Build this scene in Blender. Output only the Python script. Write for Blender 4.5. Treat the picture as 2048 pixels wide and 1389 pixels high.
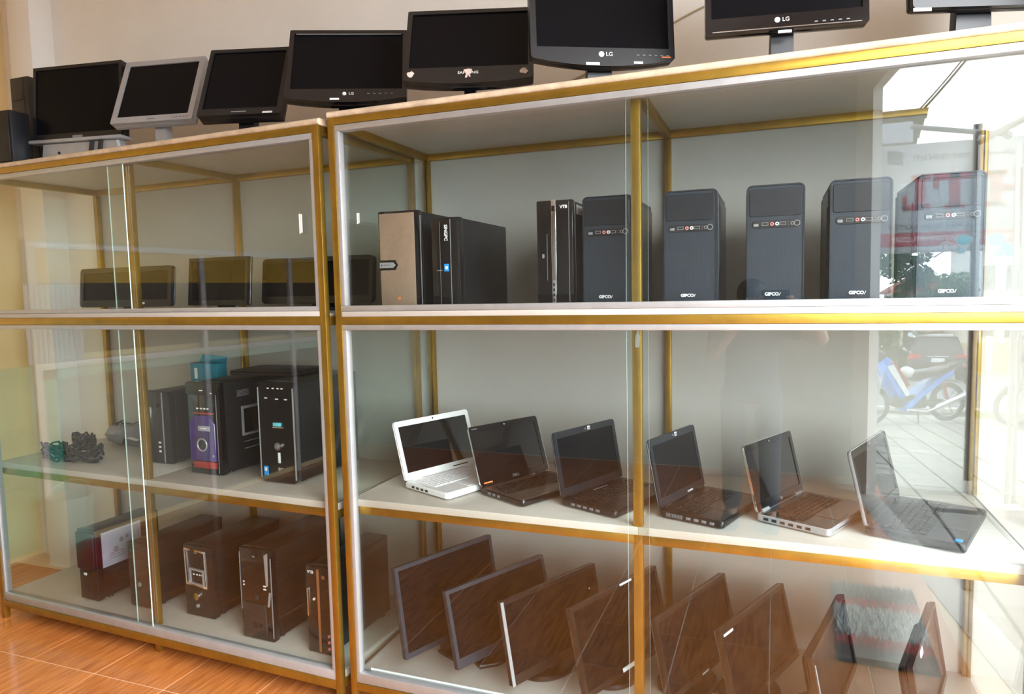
import bpy, bmesh, math, random
from mathutils import Matrix, Vector
random.seed(7)
R = math.radians
C = bpy.context.scene.collection
for o in list(bpy.data.objects): bpy.data.objects.remove(o)

# ------------------------------------------------------------------ camera
cam = bpy.data.cameras.new('camera'); cob = bpy.data.objects.new('camera', cam); C.objects.link(cob)
cam.sensor_width = 36.0; cam.lens = 1395.5552/2048*36.0; cam.clip_start = 0.02; cam.clip_end = 500
yaw, pitch, roll = .361, -.0826, -.0216
f_ = Vector((-math.sin(yaw)*math.cos(pitch), math.cos(yaw)*math.cos(pitch), math.sin(pitch)))
r_ = Vector((math.cos(yaw), math.sin(yaw), 0)); u_ = r_.cross(f_)
rr = r_*math.cos(roll)+u_*math.sin(roll); uu = rr.cross(f_)
cob.matrix_world = Matrix(((rr.x, uu.x, -f_.x, 1.441), (rr.y, uu.y, -f_.y, -2.0715), (rr.z, uu.z, -f_.z, 1.514), (0, 0, 0, 1)))
S = bpy.context.scene; S.camera = cob
S.view_settings.view_transform = 'Standard'; S.view_settings.look = 'None'
S.view_settings.gamma = 1; S.view_settings.use_curve_mapping = False
S.view_settings.exposure = 0.0
S.cycles.transparent_max_bounces = 40; S.cycles.max_bounces = 12; S.cycles.diffuse_bounces = 8
S.cycles.glossy_bounces = 6; S.cycles.transmission_bounces = 8

# ------------------------------------------------------------------ sky: bright overcast
wd = bpy.data.worlds.new('sky'); S.world = wd; wd.use_nodes = True
nt = wd.node_tree; bg = nt.nodes['Background']
tc = nt.nodes.new('ShaderNodeTexCoord'); nz = nt.nodes.new('ShaderNodeTexNoise'); cr = nt.nodes.new('ShaderNodeValToRGB')
nz.inputs['Scale'].default_value = 2.2; nz.inputs['Detail'].default_value = 5
nt.links.new(tc.outputs['Generated'], nz.inputs['Vector']); nt.links.new(nz.outputs['Fac'], cr.inputs['Fac'])
cr.color_ramp.elements[0].position = .42; cr.color_ramp.elements[0].color = (.62, .80, 1.0, 1)
cr.color_ramp.elements[1].position = .58; cr.color_ramp.elements[1].color = (1.0, 1.0, 1.0, 1)
nt.links.new(cr.outputs['Color'], bg.inputs['Color']); bg.inputs['Strength'].default_value = 16.0
# the doorway lets the sky in: sampling portal in the opening
pl_ = bpy.data.lights.new('doorway_sky', 'AREA'); pl_.shape = 'RECTANGLE'; pl_.size = 2.95; pl_.size_y = 3.45
pl_.cycles.is_portal = True
po = bpy.data.objects.new('doorway_sky', pl_); C.objects.link(po); po.location = (2.36, -1.64, 1.475)
po.rotation_euler = (0, R(90), R(-6.55))

# ------------------------------------------------------------------ materials
MATS = {}
def new_mat(name):
    m = bpy.data.materials.new(name); m.use_nodes = True; MATS[name] = m
    return m, m.node_tree, m.node_tree.nodes['Principled BSDF']
def mat(name, col, rough=.5, metal=0., noise=0., scale=20., stretch=None, coat=0., bump=0., spec=None, col2=None, rnd=0.):
    m, t, b = new_mat(name)
    b.inputs['Roughness'].default_value = rough; b.inputs['Metallic'].default_value = metal
    b.inputs['Coat Weight'].default_value = coat; b.inputs['Coat Roughness'].default_value = .06
    if spec is not None: b.inputs['Specular IOR Level'].default_value = spec
    c = (*col, 1)
    b.inputs['Base Color'].default_value = c
    if noise or col2 or bump:
        g = t.nodes.new('ShaderNodeTexCoord'); mp = t.nodes.new('ShaderNodeMapping'); n = t.nodes.new('ShaderNodeTexNoise')
        n.inputs['Scale'].default_value = scale; n.inputs['Detail'].default_value = 6; n.inputs['Roughness'].default_value = .65
        if stretch: mp.inputs['Scale'].default_value = stretch
        t.links.new(g.outputs['Object'], mp.inputs['Vector']); t.links.new(mp.outputs['Vector'], n.inputs['Vector'])
        rp = t.nodes.new('ShaderNodeValToRGB')
        d = col2 if col2 else tuple(max(0, x*(1-noise)) for x in col)
        rp.color_ramp.elements[0].position = .35; rp.color_ramp.elements[0].color = (*d, 1)
        rp.color_ramp.elements[1].position = .62; rp.color_ramp.elements[1].color = c
        t.links.new(n.outputs['Fac'], rp.inputs['Fac'])
        out = rp.outputs['Color']
        if rnd:
            oi = t.nodes.new('ShaderNodeObjectInfo'); hs = t.nodes.new('ShaderNodeHueSaturation'); mr = t.nodes.new('ShaderNodeMapRange')
            mr.inputs['To Min'].default_value = 1-rnd; mr.inputs['To Max'].default_value = 1+rnd
            t.links.new(oi.outputs['Random'], mr.inputs['Value']); t.links.new(mr.outputs['Result'], hs.inputs['Value'])
            t.links.new(out, hs.inputs['Color']); out = hs.outputs['Color']
            cv = t.nodes.new('ShaderNodeVectorMath'); cv.operation = 'MULTIPLY_ADD'; cv.inputs[1].default_value = (31, 17, 5)
            t.links.new(oi.outputs['Random'], cv.inputs[0]); t.links.new(g.outputs['Object'], cv.inputs[2]); t.links.new(cv.outputs[0], mp.inputs['Vector'])
        t.links.new(out, b.inputs['Base Color'])
        if bump:
            bp = t.nodes.new('ShaderNodeBump'); bp.inputs['Strength'].default_value = bump; bp.inputs['Distance'].default_value = .002
            t.links.new(n.outputs['Fac'], bp.inputs['Height']); t.links.new(bp.outputs['Normal'], b.inputs['Normal'])
    return m
def glass_mat(name, f0=.04, tint=(.965, .985, .975)):
    # clear pane: the sheet transmits straight through, each face mirrors by Schlick's angle law
    m, t, b = new_mat(name); t.nodes.remove(b)
    out = t.nodes['Material Output']; tr = t.nodes.new('ShaderNodeBsdfTransparent'); gl = t.nodes.new('ShaderNodeBsdfGlossy')
    tr.inputs['Color'].default_value = (*tint, 1); gl.inputs['Roughness'].default_value = 0.0; gl.inputs['Color'].default_value = (1, 1, 1, 1)
    lw = t.nodes.new('ShaderNodeLayerWeight'); lw.inputs['Blend'].default_value = .5
    pw = t.nodes.new('ShaderNodeMath'); pw.operation = 'POWER'; pw.inputs[1].default_value = 5
    ma = t.nodes.new('ShaderNodeMath'); ma.operation = 'MULTIPLY_ADD'; ma.inputs[1].default_value = 1-f0; ma.inputs[2].default_value = f0
    mx = t.nodes.new('ShaderNodeMixShader')
    t.links.new(lw.outputs['Facing'], pw.inputs[0]); t.links.new(pw.outputs[0], ma.inputs[0]); t.links.new(ma.outputs[0], mx.inputs['Fac'])
    t.links.new(tr.outputs[0], mx.inputs[1]); t.links.new(gl.outputs[0], mx.inputs[2]); t.links.new(mx.outputs[0], out.inputs['Surface'])
    return m
gold = mat('gold_anodised_aluminium', (.43, .255, .04), .36, .84, noise=.22, scale=9, stretch=(1, 1, 1))
alu = mat('pale_aluminium', (.47, .465, .46), .36, .5, noise=.10, scale=15)
glass = glass_mat('clear_glass'); glass_edge = mat('glass_edge', (.55, .72, .66), .08, 0, coat=1)
board = mat('cream_laminate', (.52, .49, .435), .42, noise=.07, scale=6)
whitebd = mat('grey_back_board', (.43, .415, .375), .45, noise=.05, scale=3)
topwood = mat('cream_bullnose_board', (.70, .56, .40), .5, noise=.35, scale=14, col2=(.50, .38, .26))
paint = mat('beige_wall_paint', (.86, .82, .75), .75, noise=.05, scale=2.5, bump=.08)
yellowp = mat('yellow_wall_paint', (.80, .62, .32), .7, noise=.06, scale=2)
strongyel = mat('mustard_panel', (.75, .46, .05), .5, noise=.1, scale=3)
greenp = mat('green_panel', (.04, .42, .30), .5, noise=.15, scale=4)
palegreen = mat('pale_green_strip', (.42, .62, .50), .5)
bluew = mat('pale_blue_slat', (.55, .70, .85), .5)
ceilm = mat('ceiling_paint', (.80, .77, .72), .8, noise=.04, scale=2)
tilem = mat('wood_look_tile', (.66, .235, .062), .17, noise=.4, scale=7, stretch=(9, .8, 1), col2=(.44, .135, .032), rnd=.10)
grout = mat('pale_grout', (.80, .60, .42), .8)
stone = mat('threshold_stone', (.55, .50, .44), .4, noise=.1, scale=6)
blk = mat('black_plastic', (.008, .008, .0095), .34, noise=.3, scale=40)
blkg = mat('gloss_black_plastic', (.005, .0045, .0055), .12, coat=.25)
blkm = mat('matte_black_metal', (.010, .010, .0115), .42, noise=.3, scale=60)
dusty = mat('dusty_black_plastic', (.030, .025, .022), .5, noise=.4, scale=12)
navy = mat('brushed_slate_plastic', (.022, .031, .044), .36, noise=.35, scale=30, stretch=(9, 9, .5), bump=.06)
navyd = mat('dark_slate_plastic', (.013, .0155, .021), .34, noise=.35, scale=30, stretch=(9, 9, .5))
brown = mat('brown_black_plastic', (.014, .009, .0075), .32, noise=.3, scale=25)
screenm = mat('matte_screen', (.004, .004, .005), .20, spec=.10)
screeng = mat('gloss_screen', (.006, .006, .007), .03, coat=.4)
silver = mat('silver_plastic', (.40, .40, .405), .33, .35, noise=.1, scale=20)
chrome = mat('chrome', (.80, .80, .82), .12, 1.0)
whitep = mat('white_plastic', (.80, .80, .80), .3, coat=.3)
keyw = mat('white_key', (.74, .74, .76), .4)
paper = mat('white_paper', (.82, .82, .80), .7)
pinkpap = mat('torn_pinkish_paper', (.78, .60, .52), .8, noise=.3, scale=40)
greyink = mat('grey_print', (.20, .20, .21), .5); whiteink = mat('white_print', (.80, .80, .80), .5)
tan = mat('dark_beige_metal', (.36, .25, .175), .38, .25, noise=.12, scale=50)
bluest = mat('blue_sticker', (.02, .30, .75), .3); cyanst = mat('cyan_print', (.15, .65, .75), .4)
purple = mat('translucent_purple_panel', (.055, .02, .20), .15, coat=.5, noise=.5, scale=9, col2=(.012, .005, .06))
redp = mat('red_panel', (.35, .015, .015), .2, coat=.4); teal = mat('teal_carton', (.0, .23, .33), .6, noise=.12, scale=8)
labelg = mat('grey_blue_label', (.33, .35, .42), .5, noise=.06, scale=30)
copper = mat('copper_strip', (.50, .22, .10), .3, .5); pinkj = mat('pink_jack', (.85, .25, .25), .4)
bronze = mat('bronze_palmrest', (.14, .12, .10), .25, .5, noise=.15, scale=20)
cablem = mat('black_cable', (.02, .02, .022), .45); bagm = mat('clear_grey_plastic', (.22, .22, .23), .25)
orange = mat('orange_tab', (.75, .20, .05), .5)
slate_in = mat('dark_inside', (.02, .02, .02), .8)

# ------------------------------------------------------------------ mesh builder
class MB:
    def __init__(s, xf=None): s.v = []; s.f = []; s.xf = xf
    def add(s, vs, fs):
        n = len(s.v)
        for p in vs:
            p = Vector(p); s.v.append(tuple(s.xf @ p) if s.xf else tuple(p))
        s.f += [tuple(i+n for i in q) for q in fs]
    def bm(s, bmx):
        bmx.verts.index_update(); s.add([v.co.copy() for v in bmx.verts], [[v.index for v in q.verts] for q in bmx.faces]); bmx.free()
    def box(s, x0, x1, y0, y1, z0, z1, bev=0, seg=2):
        b = bmesh.new(); bmesh.ops.create_cube(b, size=1)
        for v in b.verts:
            v.co = Vector(((x0+x1)/2+v.co.x*(x1-x0), (y0+y1)/2+v.co.y*(y1-y0), (z0+z1)/2+v.co.z*(z1-z0)))
        if bev:
            bmesh.ops.bevel(b, geom=list(b.edges), offset=min(bev, .49*min(abs(x1-x0), abs(y1-y0), abs(z1-z0))), segments=seg, profile=.5, affect='EDGES')
        s.bm(b); return s
    def prism(s, pts, n0, n1, ax='y', bev=0):
        # outline pts (u,v); ax='y': (u,n,v); 'z': (u,v,n); 'x': (n,u,v)
        def m(u, v, n): return {'y': (u, n, v), 'z': (u, v, n), 'x': (n, u, v)}[ax]
        k = len(pts); cu = sum(p[0] for p in pts)/k; cv = sum(p[1] for p in pts)/k
        if bev:
            def ins(p):
                du, dv = p[0]-cu, p[1]-cv; l = math.hypot(du, dv) or 1
                return (p[0]-du/l*bev, p[1]-dv/l*bev)
            rings = [([ins(p) for p in pts], n0), (pts, n0+bev*(1 if n1 > n0 else -1)), (pts, n1-bev*(1 if n1 > n0 else -1)), ([ins(p) for p in pts], n1)]
        else: rings = [(pts, n0), (pts, n1)]
        vs = []; fs = []
        for q, n in rings: vs += [m(p[0], p[1], n) for p in q]
        for r in range(len(rings)-1):
            for i in range(k): j = (i+1) % k; fs.append((r*k+i, r*k+j, (r+1)*k+j, (r+1)*k+i))
        fs.append(tuple(reversed(range(k)))); fs.append(tuple(range((len(rings)-1)*k, len(rings)*k)))
        s.add(vs, fs); return s
    def ring(s, o, i, n0, n1):
        k = len(o); vs = []
        for q, n in ((o, n0), (o, n1), (i, n1), (i, n0)): vs += [(p[0], n, p[1]) for p in q]
        fs = []
        for r in range(4):
            for a in range(k):
                b = (a+1) % k; t = (r+1) % 4; fs.append((r*k+a, r*k+b, t*k+b, t*k+a))
        s.add(vs, fs); return s
    def cyl(s, p0, p1, r0, r1=None, seg=16, cap=True):
        r1 = r0 if r1 is None else r1
        p0, p1 = Vector(p0), Vector(p1); d = (p1-p0).normalized()
        a = d.orthogonal().normalized(); b = d.cross(a); vs = []; fs = []
        for p, r in ((p0, r0), (p1, r1)):
            for i in range(seg): t = 2*math.pi*i/seg; vs.append(p+a*math.cos(t)*r+b*math.sin(t)*r)
        for i in range(seg): j = (i+1) % seg; fs.append((i, j, seg+j, seg+i))
        if cap: fs.append(tuple(reversed(range(seg)))); fs.append(tuple(range(seg, 2*seg)))
        s.add(vs, fs); return s
    def tube(s, path, r, seg=8, closed=False):
        path = [Vector(p) for p in path]; k = len(path); vs = []; fs = []
        up = Vector((.13, .21, 1)).normalized()
        for i, p in enumerate(path):
            d = (path[(i+1) % k]-path[i-1]) if closed or 0 < i < k-1 else (path[1]-path[0] if i == 0 else path[-1]-path[-2])
            d.normalize(); a = d.cross(up)
            if a.length < .05: a = d.cross(Vector((1, 0, 0)))
            a.normalize(); b = d.cross(a); q = r[i] if isinstance(r, (list, tuple)) else r
            for j in range(seg): t = 2*math.pi*j/seg; vs.append(p+a*math.cos(t)*q+b*math.sin(t)*q)
        for i in range(k if closed else k-1):
            for j in range(seg):
                jj = (j+1) % seg; ii = (i+1) % k; fs.append((i*seg+j, i*seg+jj, ii*seg+jj, ii*seg+j))
        if not closed: fs.append(tuple(reversed(range(seg)))); fs.append(tuple(range((k-1)*seg, k*seg)))
        s.add(vs, fs); return s
    def torus(s, c, nrm, R0, r0, seg=28, s2=8):
        c = Vector(c); n = Vector(nrm).normalized(); a = n.orthogonal().normalized(); b = n.cross(a)
        return s.tube([c+a*math.cos(2*math.pi*i/seg)*R0+b*math.sin(2*math.pi*i/seg)*R0 for i in range(seg)], r0, s2, True)
    def ell(s, c, rx, ry, rz, sub=2):
        b = bmesh.new(); bmesh.ops.create_icosphere(b, subdivisions=sub, radius=1)
        for v in b.verts: v.co = Vector((c[0]+v.co.x*rx, c[1]+v.co.y*ry, c[2]+v.co.z*rz))
        s.bm(b); return s
    def mesh(s, name, smooth=None):
        me = bpy.data.meshes.new(name); me.from_pydata(s.v, [], s.f)
        b = bmesh.new(); b.from_mesh(me); bmesh.ops.recalc_face_normals(b, faces=b.faces)
        if smooth:
            for q in b.faces: q.smooth = True
            for e in b.edges:
                if len(e.link_faces) == 2 and e.calc_face_angle(0) > R(smooth): e.smooth = False
        b.to_mesh(me); b.free(); me.update(); return me
def rrect(x0, x1, z0, z1, r=0., k=5, bulge=0., e=8, tl=None):
    # rounded rectangle outline; bulge drops the bottom edge in an arc; point count depends only on k, e
    pts = []; r = max(r, 1e-4)
    for cx, cz, a0 in ((x1-r, z1-r, 0), (x0+r, z1-r, 90), (x0+r, z0+r, 180), (x1-r, z0+r, 270)):
        for i in range(k+1): a = R(a0+90*i/k); pts.append((cx+r*math.cos(a), cz+r*math.sin(a)))
        if a0 == 180:
            for i in range(1, e):
                t = i/e; pts.append((x0+r+(x1-x0-2*r)*t, z0))
    if bulge:
        w = (x1-x0)/2; m = (x0+x1)/2
        pts = [(u, v-bulge*max(0, 1-((u-m)/w)**2) if v <= z0+r+1e-6 else v) for u, v in pts]
    return pts

def obj(name, mb, m, parent=None, label=None, smooth=40, stuff=False):
    me = mb.mesh(name, smooth) if isinstance(mb, MB) else mb
    if not me.materials: me.materials.append(m)
    o = bpy.data.objects.new(name, me); C.objects.link(o)
    if parent: o.parent = parent
    if label: o['label'] = label
    if stuff: o['kind'] = 'stuff'
    return o
def tag(o, label, cat, group=None):
    o['label'] = label; o['category'] = cat
    if group: o['group'] = group
    return o
def thing(name, label, cat, loc=(0, 0, 0), rz=0, group=None):
    o = bpy.data.objects.new(name, None); C.objects.link(o); o.location = loc; o.rotation_euler = (0, 0, rz); o.empty_display_size = .05
    return tag(o, label, cat, group)
def struct(name, mb, m, parent=None):
    o = obj(name, mb, m, parent)
    if not parent: o['kind'] = 'structure'
    return o
FONTC = {}
def text(s, size, m, parent, M, name='lettering', align='CENTER', ext=.0006, shear=0, bold=0):
    cu = bpy.data.curves.new('t', 'FONT'); cu.body = s; cu.size = size; cu.align_x = align; cu.align_y = 'CENTER'; cu.extrude = ext; cu.shear = shear; cu.offset = bold
    cu.resolution_u = 3
    t = bpy.data.objects.new('t', cu); me = bpy.data.meshes.new_from_object(t)
    bpy.data.objects.remove(t); bpy.data.curves.remove(cu)
    me.name = name; me.transform(M); me.materials.clear(); me.materials.append(m)
    o = bpy.data.objects.new(name, me); C.objects.link(o); o.parent = parent
    return o
FRONT = Matrix.Rotation(R(90), 4, 'X')                      # lettering that faces -y
def at(x, y, z): return Matrix.Translation((x, y, z)) @ FRONT
def copy_tree(o, parent=None):
    c = o.copy(); C.objects.link(c)
    if parent: c.parent = parent
    for ch in list(o.children): copy_tree(ch, c)
    return c

# ------------------------------------------------------------------ room shell
XF, YB, YW, XL, HC = 2.22, .745, -3.82, -2.66, 3.45
FR = Matrix.Translation((2.06, -3.33, 0)) @ Matrix.Rotation(R(-6.55), 4, 'Z')          # shop front: x outwards, y along the doorway
def fx(y): return 2.06+.1148*(y+3.33)                                                 # inner face of the shop front
fl = MB().prism([(XL-.1, YW-.1), (fx(YW-.1)+.06, YW-.1), (fx(YB+.1)+.06, YB+.1), (XL-.1, YB+.1)], -.12, -.0025, 'z'); floor = struct('floor', fl, grout)
# wood-look square tiles, one object each
T = .3652; tm = None; ti = 0
for i in range(-13, 3):
    for j in range(-9, 5):
        x0 = 1.80+T*(i-0)+.0024; y0 = -.875+T*j+.0024; x1 = x0+T-.0048; y1 = y0+T-.0048
        if (x0+x1)/2 > fx((y0+y1)/2)-.04 or x0 < XL-.35 or y0 < YW or y1 > YB+.2: continue
        if tm is None:
            tm = MB().box(0, T-.0048, 0, T-.0048, -.011, 0, .0012, 1).mesh('tile'); tm.materials.append(tilem)
        o = bpy.data.objects.new('tile', tm); C.objects.link(o); o.parent = floor; o.location = (x0, y0, random.uniform(-.0004, .0004))
struct('trim_1', MB(FR).box(-.075, .075, 0, 3.42, -.1, .002, .004), stone)
struct('wall_back', MB().box(XL-.1, XF+.6, YB, YB+.15, -.1, HC), paint)
struct('wall_left', MB().box(XL-.15, XL, YW, YB, -.1, HC), yellowp)
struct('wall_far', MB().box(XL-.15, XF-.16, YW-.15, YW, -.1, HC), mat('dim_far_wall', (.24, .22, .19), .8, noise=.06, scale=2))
struct('ceiling', MB().box(XL-.15, XF+.50, YW-.15, YB+.15, HC, HC+.12), ceilm)
struct('wall_right', MB(FR).box(0, .06, -.52, 0, -.1, HC).box(0, .06, 0, 3.42, 2.95, HC).box(0, .06, 3.42, 4.13, -.1, HC), paint)
struct('trim_2', MB().box(-2.43, -2.26, .616, YB, -.1, HC, .004), paint)     # pilaster in the corner

# ------------------------------------------------------------------ display cabinets
LYAW = -.0436; LO = Vector((-.034, -.010, 0))
def LW(a, d, z):                                            # a along the left cabinet, d into it
    a, d = a*1.016, d*1.016
    return LO+Vector((math.cos(LYAW)*a-math.sin(LYAW)*d, math.sin(LYAW)*a+math.cos(LYAW)*d, z))

def cabinet(label, loc, rz, a0, am, a1, D, L, open_end):
    t = thing('display_cabinet', label, 'cabinet', loc, rz)
    P = .025
    def part(n, *b, m=gold, bev=.0015, lab=None):
        mb = MB()
        for q in b: mb.box(*q, bev)
        return obj(n, mb, m, t, lab)
    zt = L['top']; zm0, zm1 = L['mid']; zs0, zs1 = L['shelf']; zb0, zb1 = L['bot']
    # posts
    for x in (a0, a1-P):
        part('post', (x, x+P, 0, P, 0, zt)); part('post', (x, x+P, D-P, D, 0, zt))
    part('post', (am-.0145, am+.0145, .036, .036+P, 0, zt-.02)); part('post', (am-P/2, am+P/2, D-P, D, 0, zt))
    # rails
    zr = [(zt-.025, zt), (zm0, zm1), (zb0, zb1)]
    for z0, z1 in zr:
        part('front_rail', (a0+P, a1-P, 0, P, z0, z1))
        zq = z1-.034 if z0 > 1 else z0
        part('back_rail', (a0+P, am-P/2, D-P, D, zq, z1)); part('back_rail', (am+P/2, a1-P, D-P, D, zq, z1))
        for x in (a0, a1-P): part('side_rail', (x, x+P, P, D-P, zq, z1))
        part('cross_rail', (am-P/2, am+P/2, .061, D-P, zq, z1))
    part('shelf_rail', (a0+P, am-P/2, .036, .061, zs0, zs1)); part('shelf_rail', (am+P/2, a1-P, .036, .061, zs0, zs1))
    for x in (a0, a1-P): part('side_rail', (x+.004, x+P-.004, P, D-P, zs0, zs1))
    part('back_rail', (a0+P, am-P/2, D-P, D, zs0, zs1), (am+P/2, a1-P, D-P, D, zs0, zs1))
    # boards
    tb = MB(); r = .012; y0, y1 = -.002, D+.004
    pro = [(y1, zt), (y1, zt+.0225)]+[(y0+r-r*math.sin(R(a)), zt+.01125+.01125*math.cos(R(a))) for a in range(0, 181, 20)]
    tb.prism(pro, a0-.002, a1+.002, 'x'); obj('top_board', tb, topwood, t)
    obj('ceiling_panel', MB().box(a0+P, a1-P, .04, D-P, zt-.006, zt-.0005), board, t)
    obj('middle_board', MB().box(a0+.004, a1-.004, .034, D-.001, zm1, zm1+.010).box(a0+P, a1-P, .0, .034, zm1, zm1+.019, .003), board, t)
    obj('shelf_board', MB().box(a0+.006, am, .034, D-.001, zs1, zs1+.026, .002).box(am, a1-.006, .034, D-.001, zs1, zs1+.026, .002), board, t)
    obj('bottom_board', MB().box(a0+.004, a1-.004, .036, D-.001, zb1+.001, L['floor'], .001), board, t)
    obj('back_panel', MB().box(a0+.002, a1-.002, D+.001, D+.007, .09, zt), whitebd, t)
    # aluminium sliding tracks
    def track(n, x0, x1, y0, y1, z0, z1): obj(n, MB().box(x0, x1, y0, y1, z0, z1, .002), alu, t)
    track('top_track', a0+P, a1-P, .002, .036, zt-.046, zt-.0255); track('bottom_track', a0+P, a1-P, .002, .036, zm1+.0195, L['uch'])
    track('top_track', a0+P, a1-P, .002, .036, zm0-.019, zm0-.0005); track('bottom_track', a0+P, a1-P, .002, .036, zb1+.0005, L['lch'])
    for z0, z1 in ((L['uch'], zt-.046), (L['lch'], zm0-.019)):
        for x0, x1 in ((a0+P, a0+P+.016), (a1-P-.016, a1-P)):
            track('side_track', x0, x1, .002, .034, z0, z1)
    # sliding panes (two per opening) and end panes
    ov = L['ov']
    for z0, z1 in ((L['uch']-.006, zt-.042), (L['lch']-.006, zm0-.014)):
        for x0, x1, y0 in ((a0+P+.006, ov[1], .020 if open_end else .010), (ov[0], a1-P-.006, .010 if open_end else .020)):
            p = obj('sliding_pane', MB().box(x0, x1, 0, .005, 0, z1-z0), glass, t); p.location = (0, y0, z0)
            if z0 > 1 and open_end: p.rotation_euler = (R(-1.0), 0, 0)                # the upper panes lean back in their worn tracks
            p.data.materials.append(glass_edge)
            for q in p.data.polygons:
                if abs(q.normal.y) < .5: q.material_index = 1
    for x in (a0+.010, a1-.015):
        for z0, z1 in ((zm1, zt-.025), (zs1+.026, zm0), (zb1, zs0)):
            p = obj('end_pane', MB().box(x, x+.005, P, D-P, z0, z1), glass, t); p.data.materials.append(glass_edge)
            for q in p.data.polygons:
                if abs(q.normal.x) < .5: q.material_index = 1
    return t
LR = dict(top=2.1115, mid=(1.403, 1.430), shelf=(.716, .745), bot=(.064, .094), floor=.112, uch=1.469, lch=.132, ov=(1.024, 1.088))
LL = dict(top=2.0934, mid=(1.4028, 1.4332), shelf=(.6945, .7255), bot=(.057, .0905), floor=.118, uch=1.469, lch=.128, ov=(-1.075, -.973))
cabR = cabinet('gold framed glass display cabinet on the right, holding slate towers and open laptops', (0, 0, 0), 0, 0, 1.05, 2.10, .72, LR, True)
cabL = cabinet('gold framed glass display cabinet on the left, set slightly forward with legs on the tiles', LO, LYAW, -1.977, -.986, 0, .64, LL, False)

# ------------------------------------------------------------------ monitors
def monitor(label, BL, yw, tilt, w, h, zs, cat='monitor', name='flat_monitor', bez=.016, bot=.024, thick=.03, body=blk, scr=screenm, bulge=0, chin=0.,
            rad=.008, stand='round', neck=.05, neckm=None, basem=None, basew=.13, based=.09, logo=None, extra=None, nx=0, group=None, backdepth=.03, deep=.03, standoff=.05, lip=None):
    rt = Vector((math.cos(yw), math.sin(yw), 0)); bk = Vector((-math.sin(yw), math.cos(yw), 0))
    B = Vector(BL); z0 = B.z-zs
    org = B+rt*(w/2); org.z = zs
    t = thing(name, label, cat, org, yw, group)
    # panel frame: u right, v up, n back -> local
    ct, st = math.cos(tilt), math.sin(tilt)
    X = Matrix(((1, 0, 0, 0), (0, ct, st, 0), (0, -st, ct, z0), (0, 0, 0, 1)))      # (u, n, v)
    def pb(): return MB(X)
    o = rrect(-w/2, w/2, -chin, h, rad, bulge=bulge); i = rrect(-w/2+bez, w/2-bez, bot, h-bez, .002)
    obj('bezel', pb().ring(o, i, -.004, .012), body, t)
    s = rrect(-w/2+bez-.002, w/2-bez+.002, bot-.002, h-bez+.002, .002)
    obj('screen', pb().prism(s, .001, .004), scr, t)
    bs = pb(); a = [(p[0]*.995, p[1]) for p in o]
    bs.prism(a, .012, thick, bev=.006)
    c = rrect(-w*.36, w*.36, h*.12, h*.84, .02); bs.prism(c, thick-.001, thick+backdepth, bev=.012)
    obj('back_shell', bs, body, t)
    # stand
    nm = neckm or blk; bm_ = basem or nm
    hv = h*.30; top = X @ Vector((nx, thick+backdepth*.6, hv))
    cy = top.y+standoff*.3 if stand != 'foot' else top.y-.04
    if stand == 'none': return t, X
    nk = MB()
    p = X @ Vector((nx, thick+.004, max(.02, h*.10)))
    nk.prism([(nx-neck, .012), (nx+neck, .012), (nx+neck*.86, top.z), (nx-neck*.86, top.z)], p.y, top.y+.012, 'y', .004)
    obj('stand_neck', nk, nm, t)
    sb = MB()
    if stand == 'round':
        sb.prism([(nx+basew*math.cos(2*math.pi*k/36), cy+based*math.sin(2*math.pi*k/36)) for k in range(36)], 0, .018, 'z', .006)
    elif stand == 'poly':
        sb.prism([(nx-basew, cy-based*.5), (nx-basew*.45, cy-based), (nx+basew*.45, cy-based), (nx+basew, cy-based*.5), (nx+basew*.8, cy+based), (nx-basew*.8, cy+based)], 0, .016, 'z', .004)
    elif stand == 'foot':
        sb.box(nx-basew, nx+basew, cy-based*1.2, cy+based, 0, .014, .004)
    elif stand == 'box':
        sb.box(nx-basew, nx+basew, cy-based, cy+based, 0, .03, .006)
    obj('stand_base', sb, bm_, t)
    if logo:
        for (s_, sz, u, v, mm) in logo:
            text(s_, sz, mm, t, X @ Matrix.Translation((u, -.0055, v)) @ FRONT)
    if extra: extra(t, X, w, h)
    return t, X
def roundlogo(u, v, r, m=whiteink):
    def ex(t, X, w, h): obj('logo_disc', MB(X).cyl((u, -.004, v), (u, -.0062, v), r, seg=20), m, t)
    return ex
def many(*fs):
    def ex(t, X, w, h):
        for q in fs: q(t, X, w, h)
    return ex
def strip(n, u0, u1, v0, v1, m, d=.0015):
    def ex(t, X, w, h): obj(n, MB(X).box(u0, u1, -.004-d, -.003, v0, v1), m, t)
    return ex
def buttons(u0, v, k=5, st=.022, m=greyink):
    def ex(t, X, w, h):
        for q in range(k): obj('button', MB(X).box(u0+q*st, u0+q*st+.009, -.006, -.003, v-.0015, v+.0015), m, t)
    return ex
def sticker_under(u, m=paper, wd=.03):
    def ex(t, X, w, h): obj('paper_label', MB(X).box(u, u+wd, .014, .026, -.0035-ex.dz, -.0005-ex.dz), m, t)
    ex.dz = 0
    return ex
def blob(u, v, r, seed):
    def ex(t, X, w, h):
        rs = random.Random(seed); pts = [(u+r*rs.uniform(.7, 1.25)*math.cos(2*math.pi*k/14), v+r*1.05*rs.uniform(.7, 1.25)*math.sin(2*math.pi*k/14)) for k in range(14)]
        obj('torn_paper', MB(X).prism(pts, -.0062, -.0035), pinkpap, t)
    return ex
def shred(u, v):
    def ex(t, X, w, h):
        pts = [(-.014, .012), (.004, .016), (.016, .013), (.014, .001), (.008, -.006), (.012, -.020), (.006, -.020), (.003, -.010), (-.002, -.024), (-.008, -.022), (-.004, -.006), (-.010, .003)]
        obj('torn_paper', MB(X).prism([(u+a, v+b) for a, b in pts], -.0075, -.005), pinkpap, t)
    return ex
ZR, ZL = 2.134, 2.1159
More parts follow.
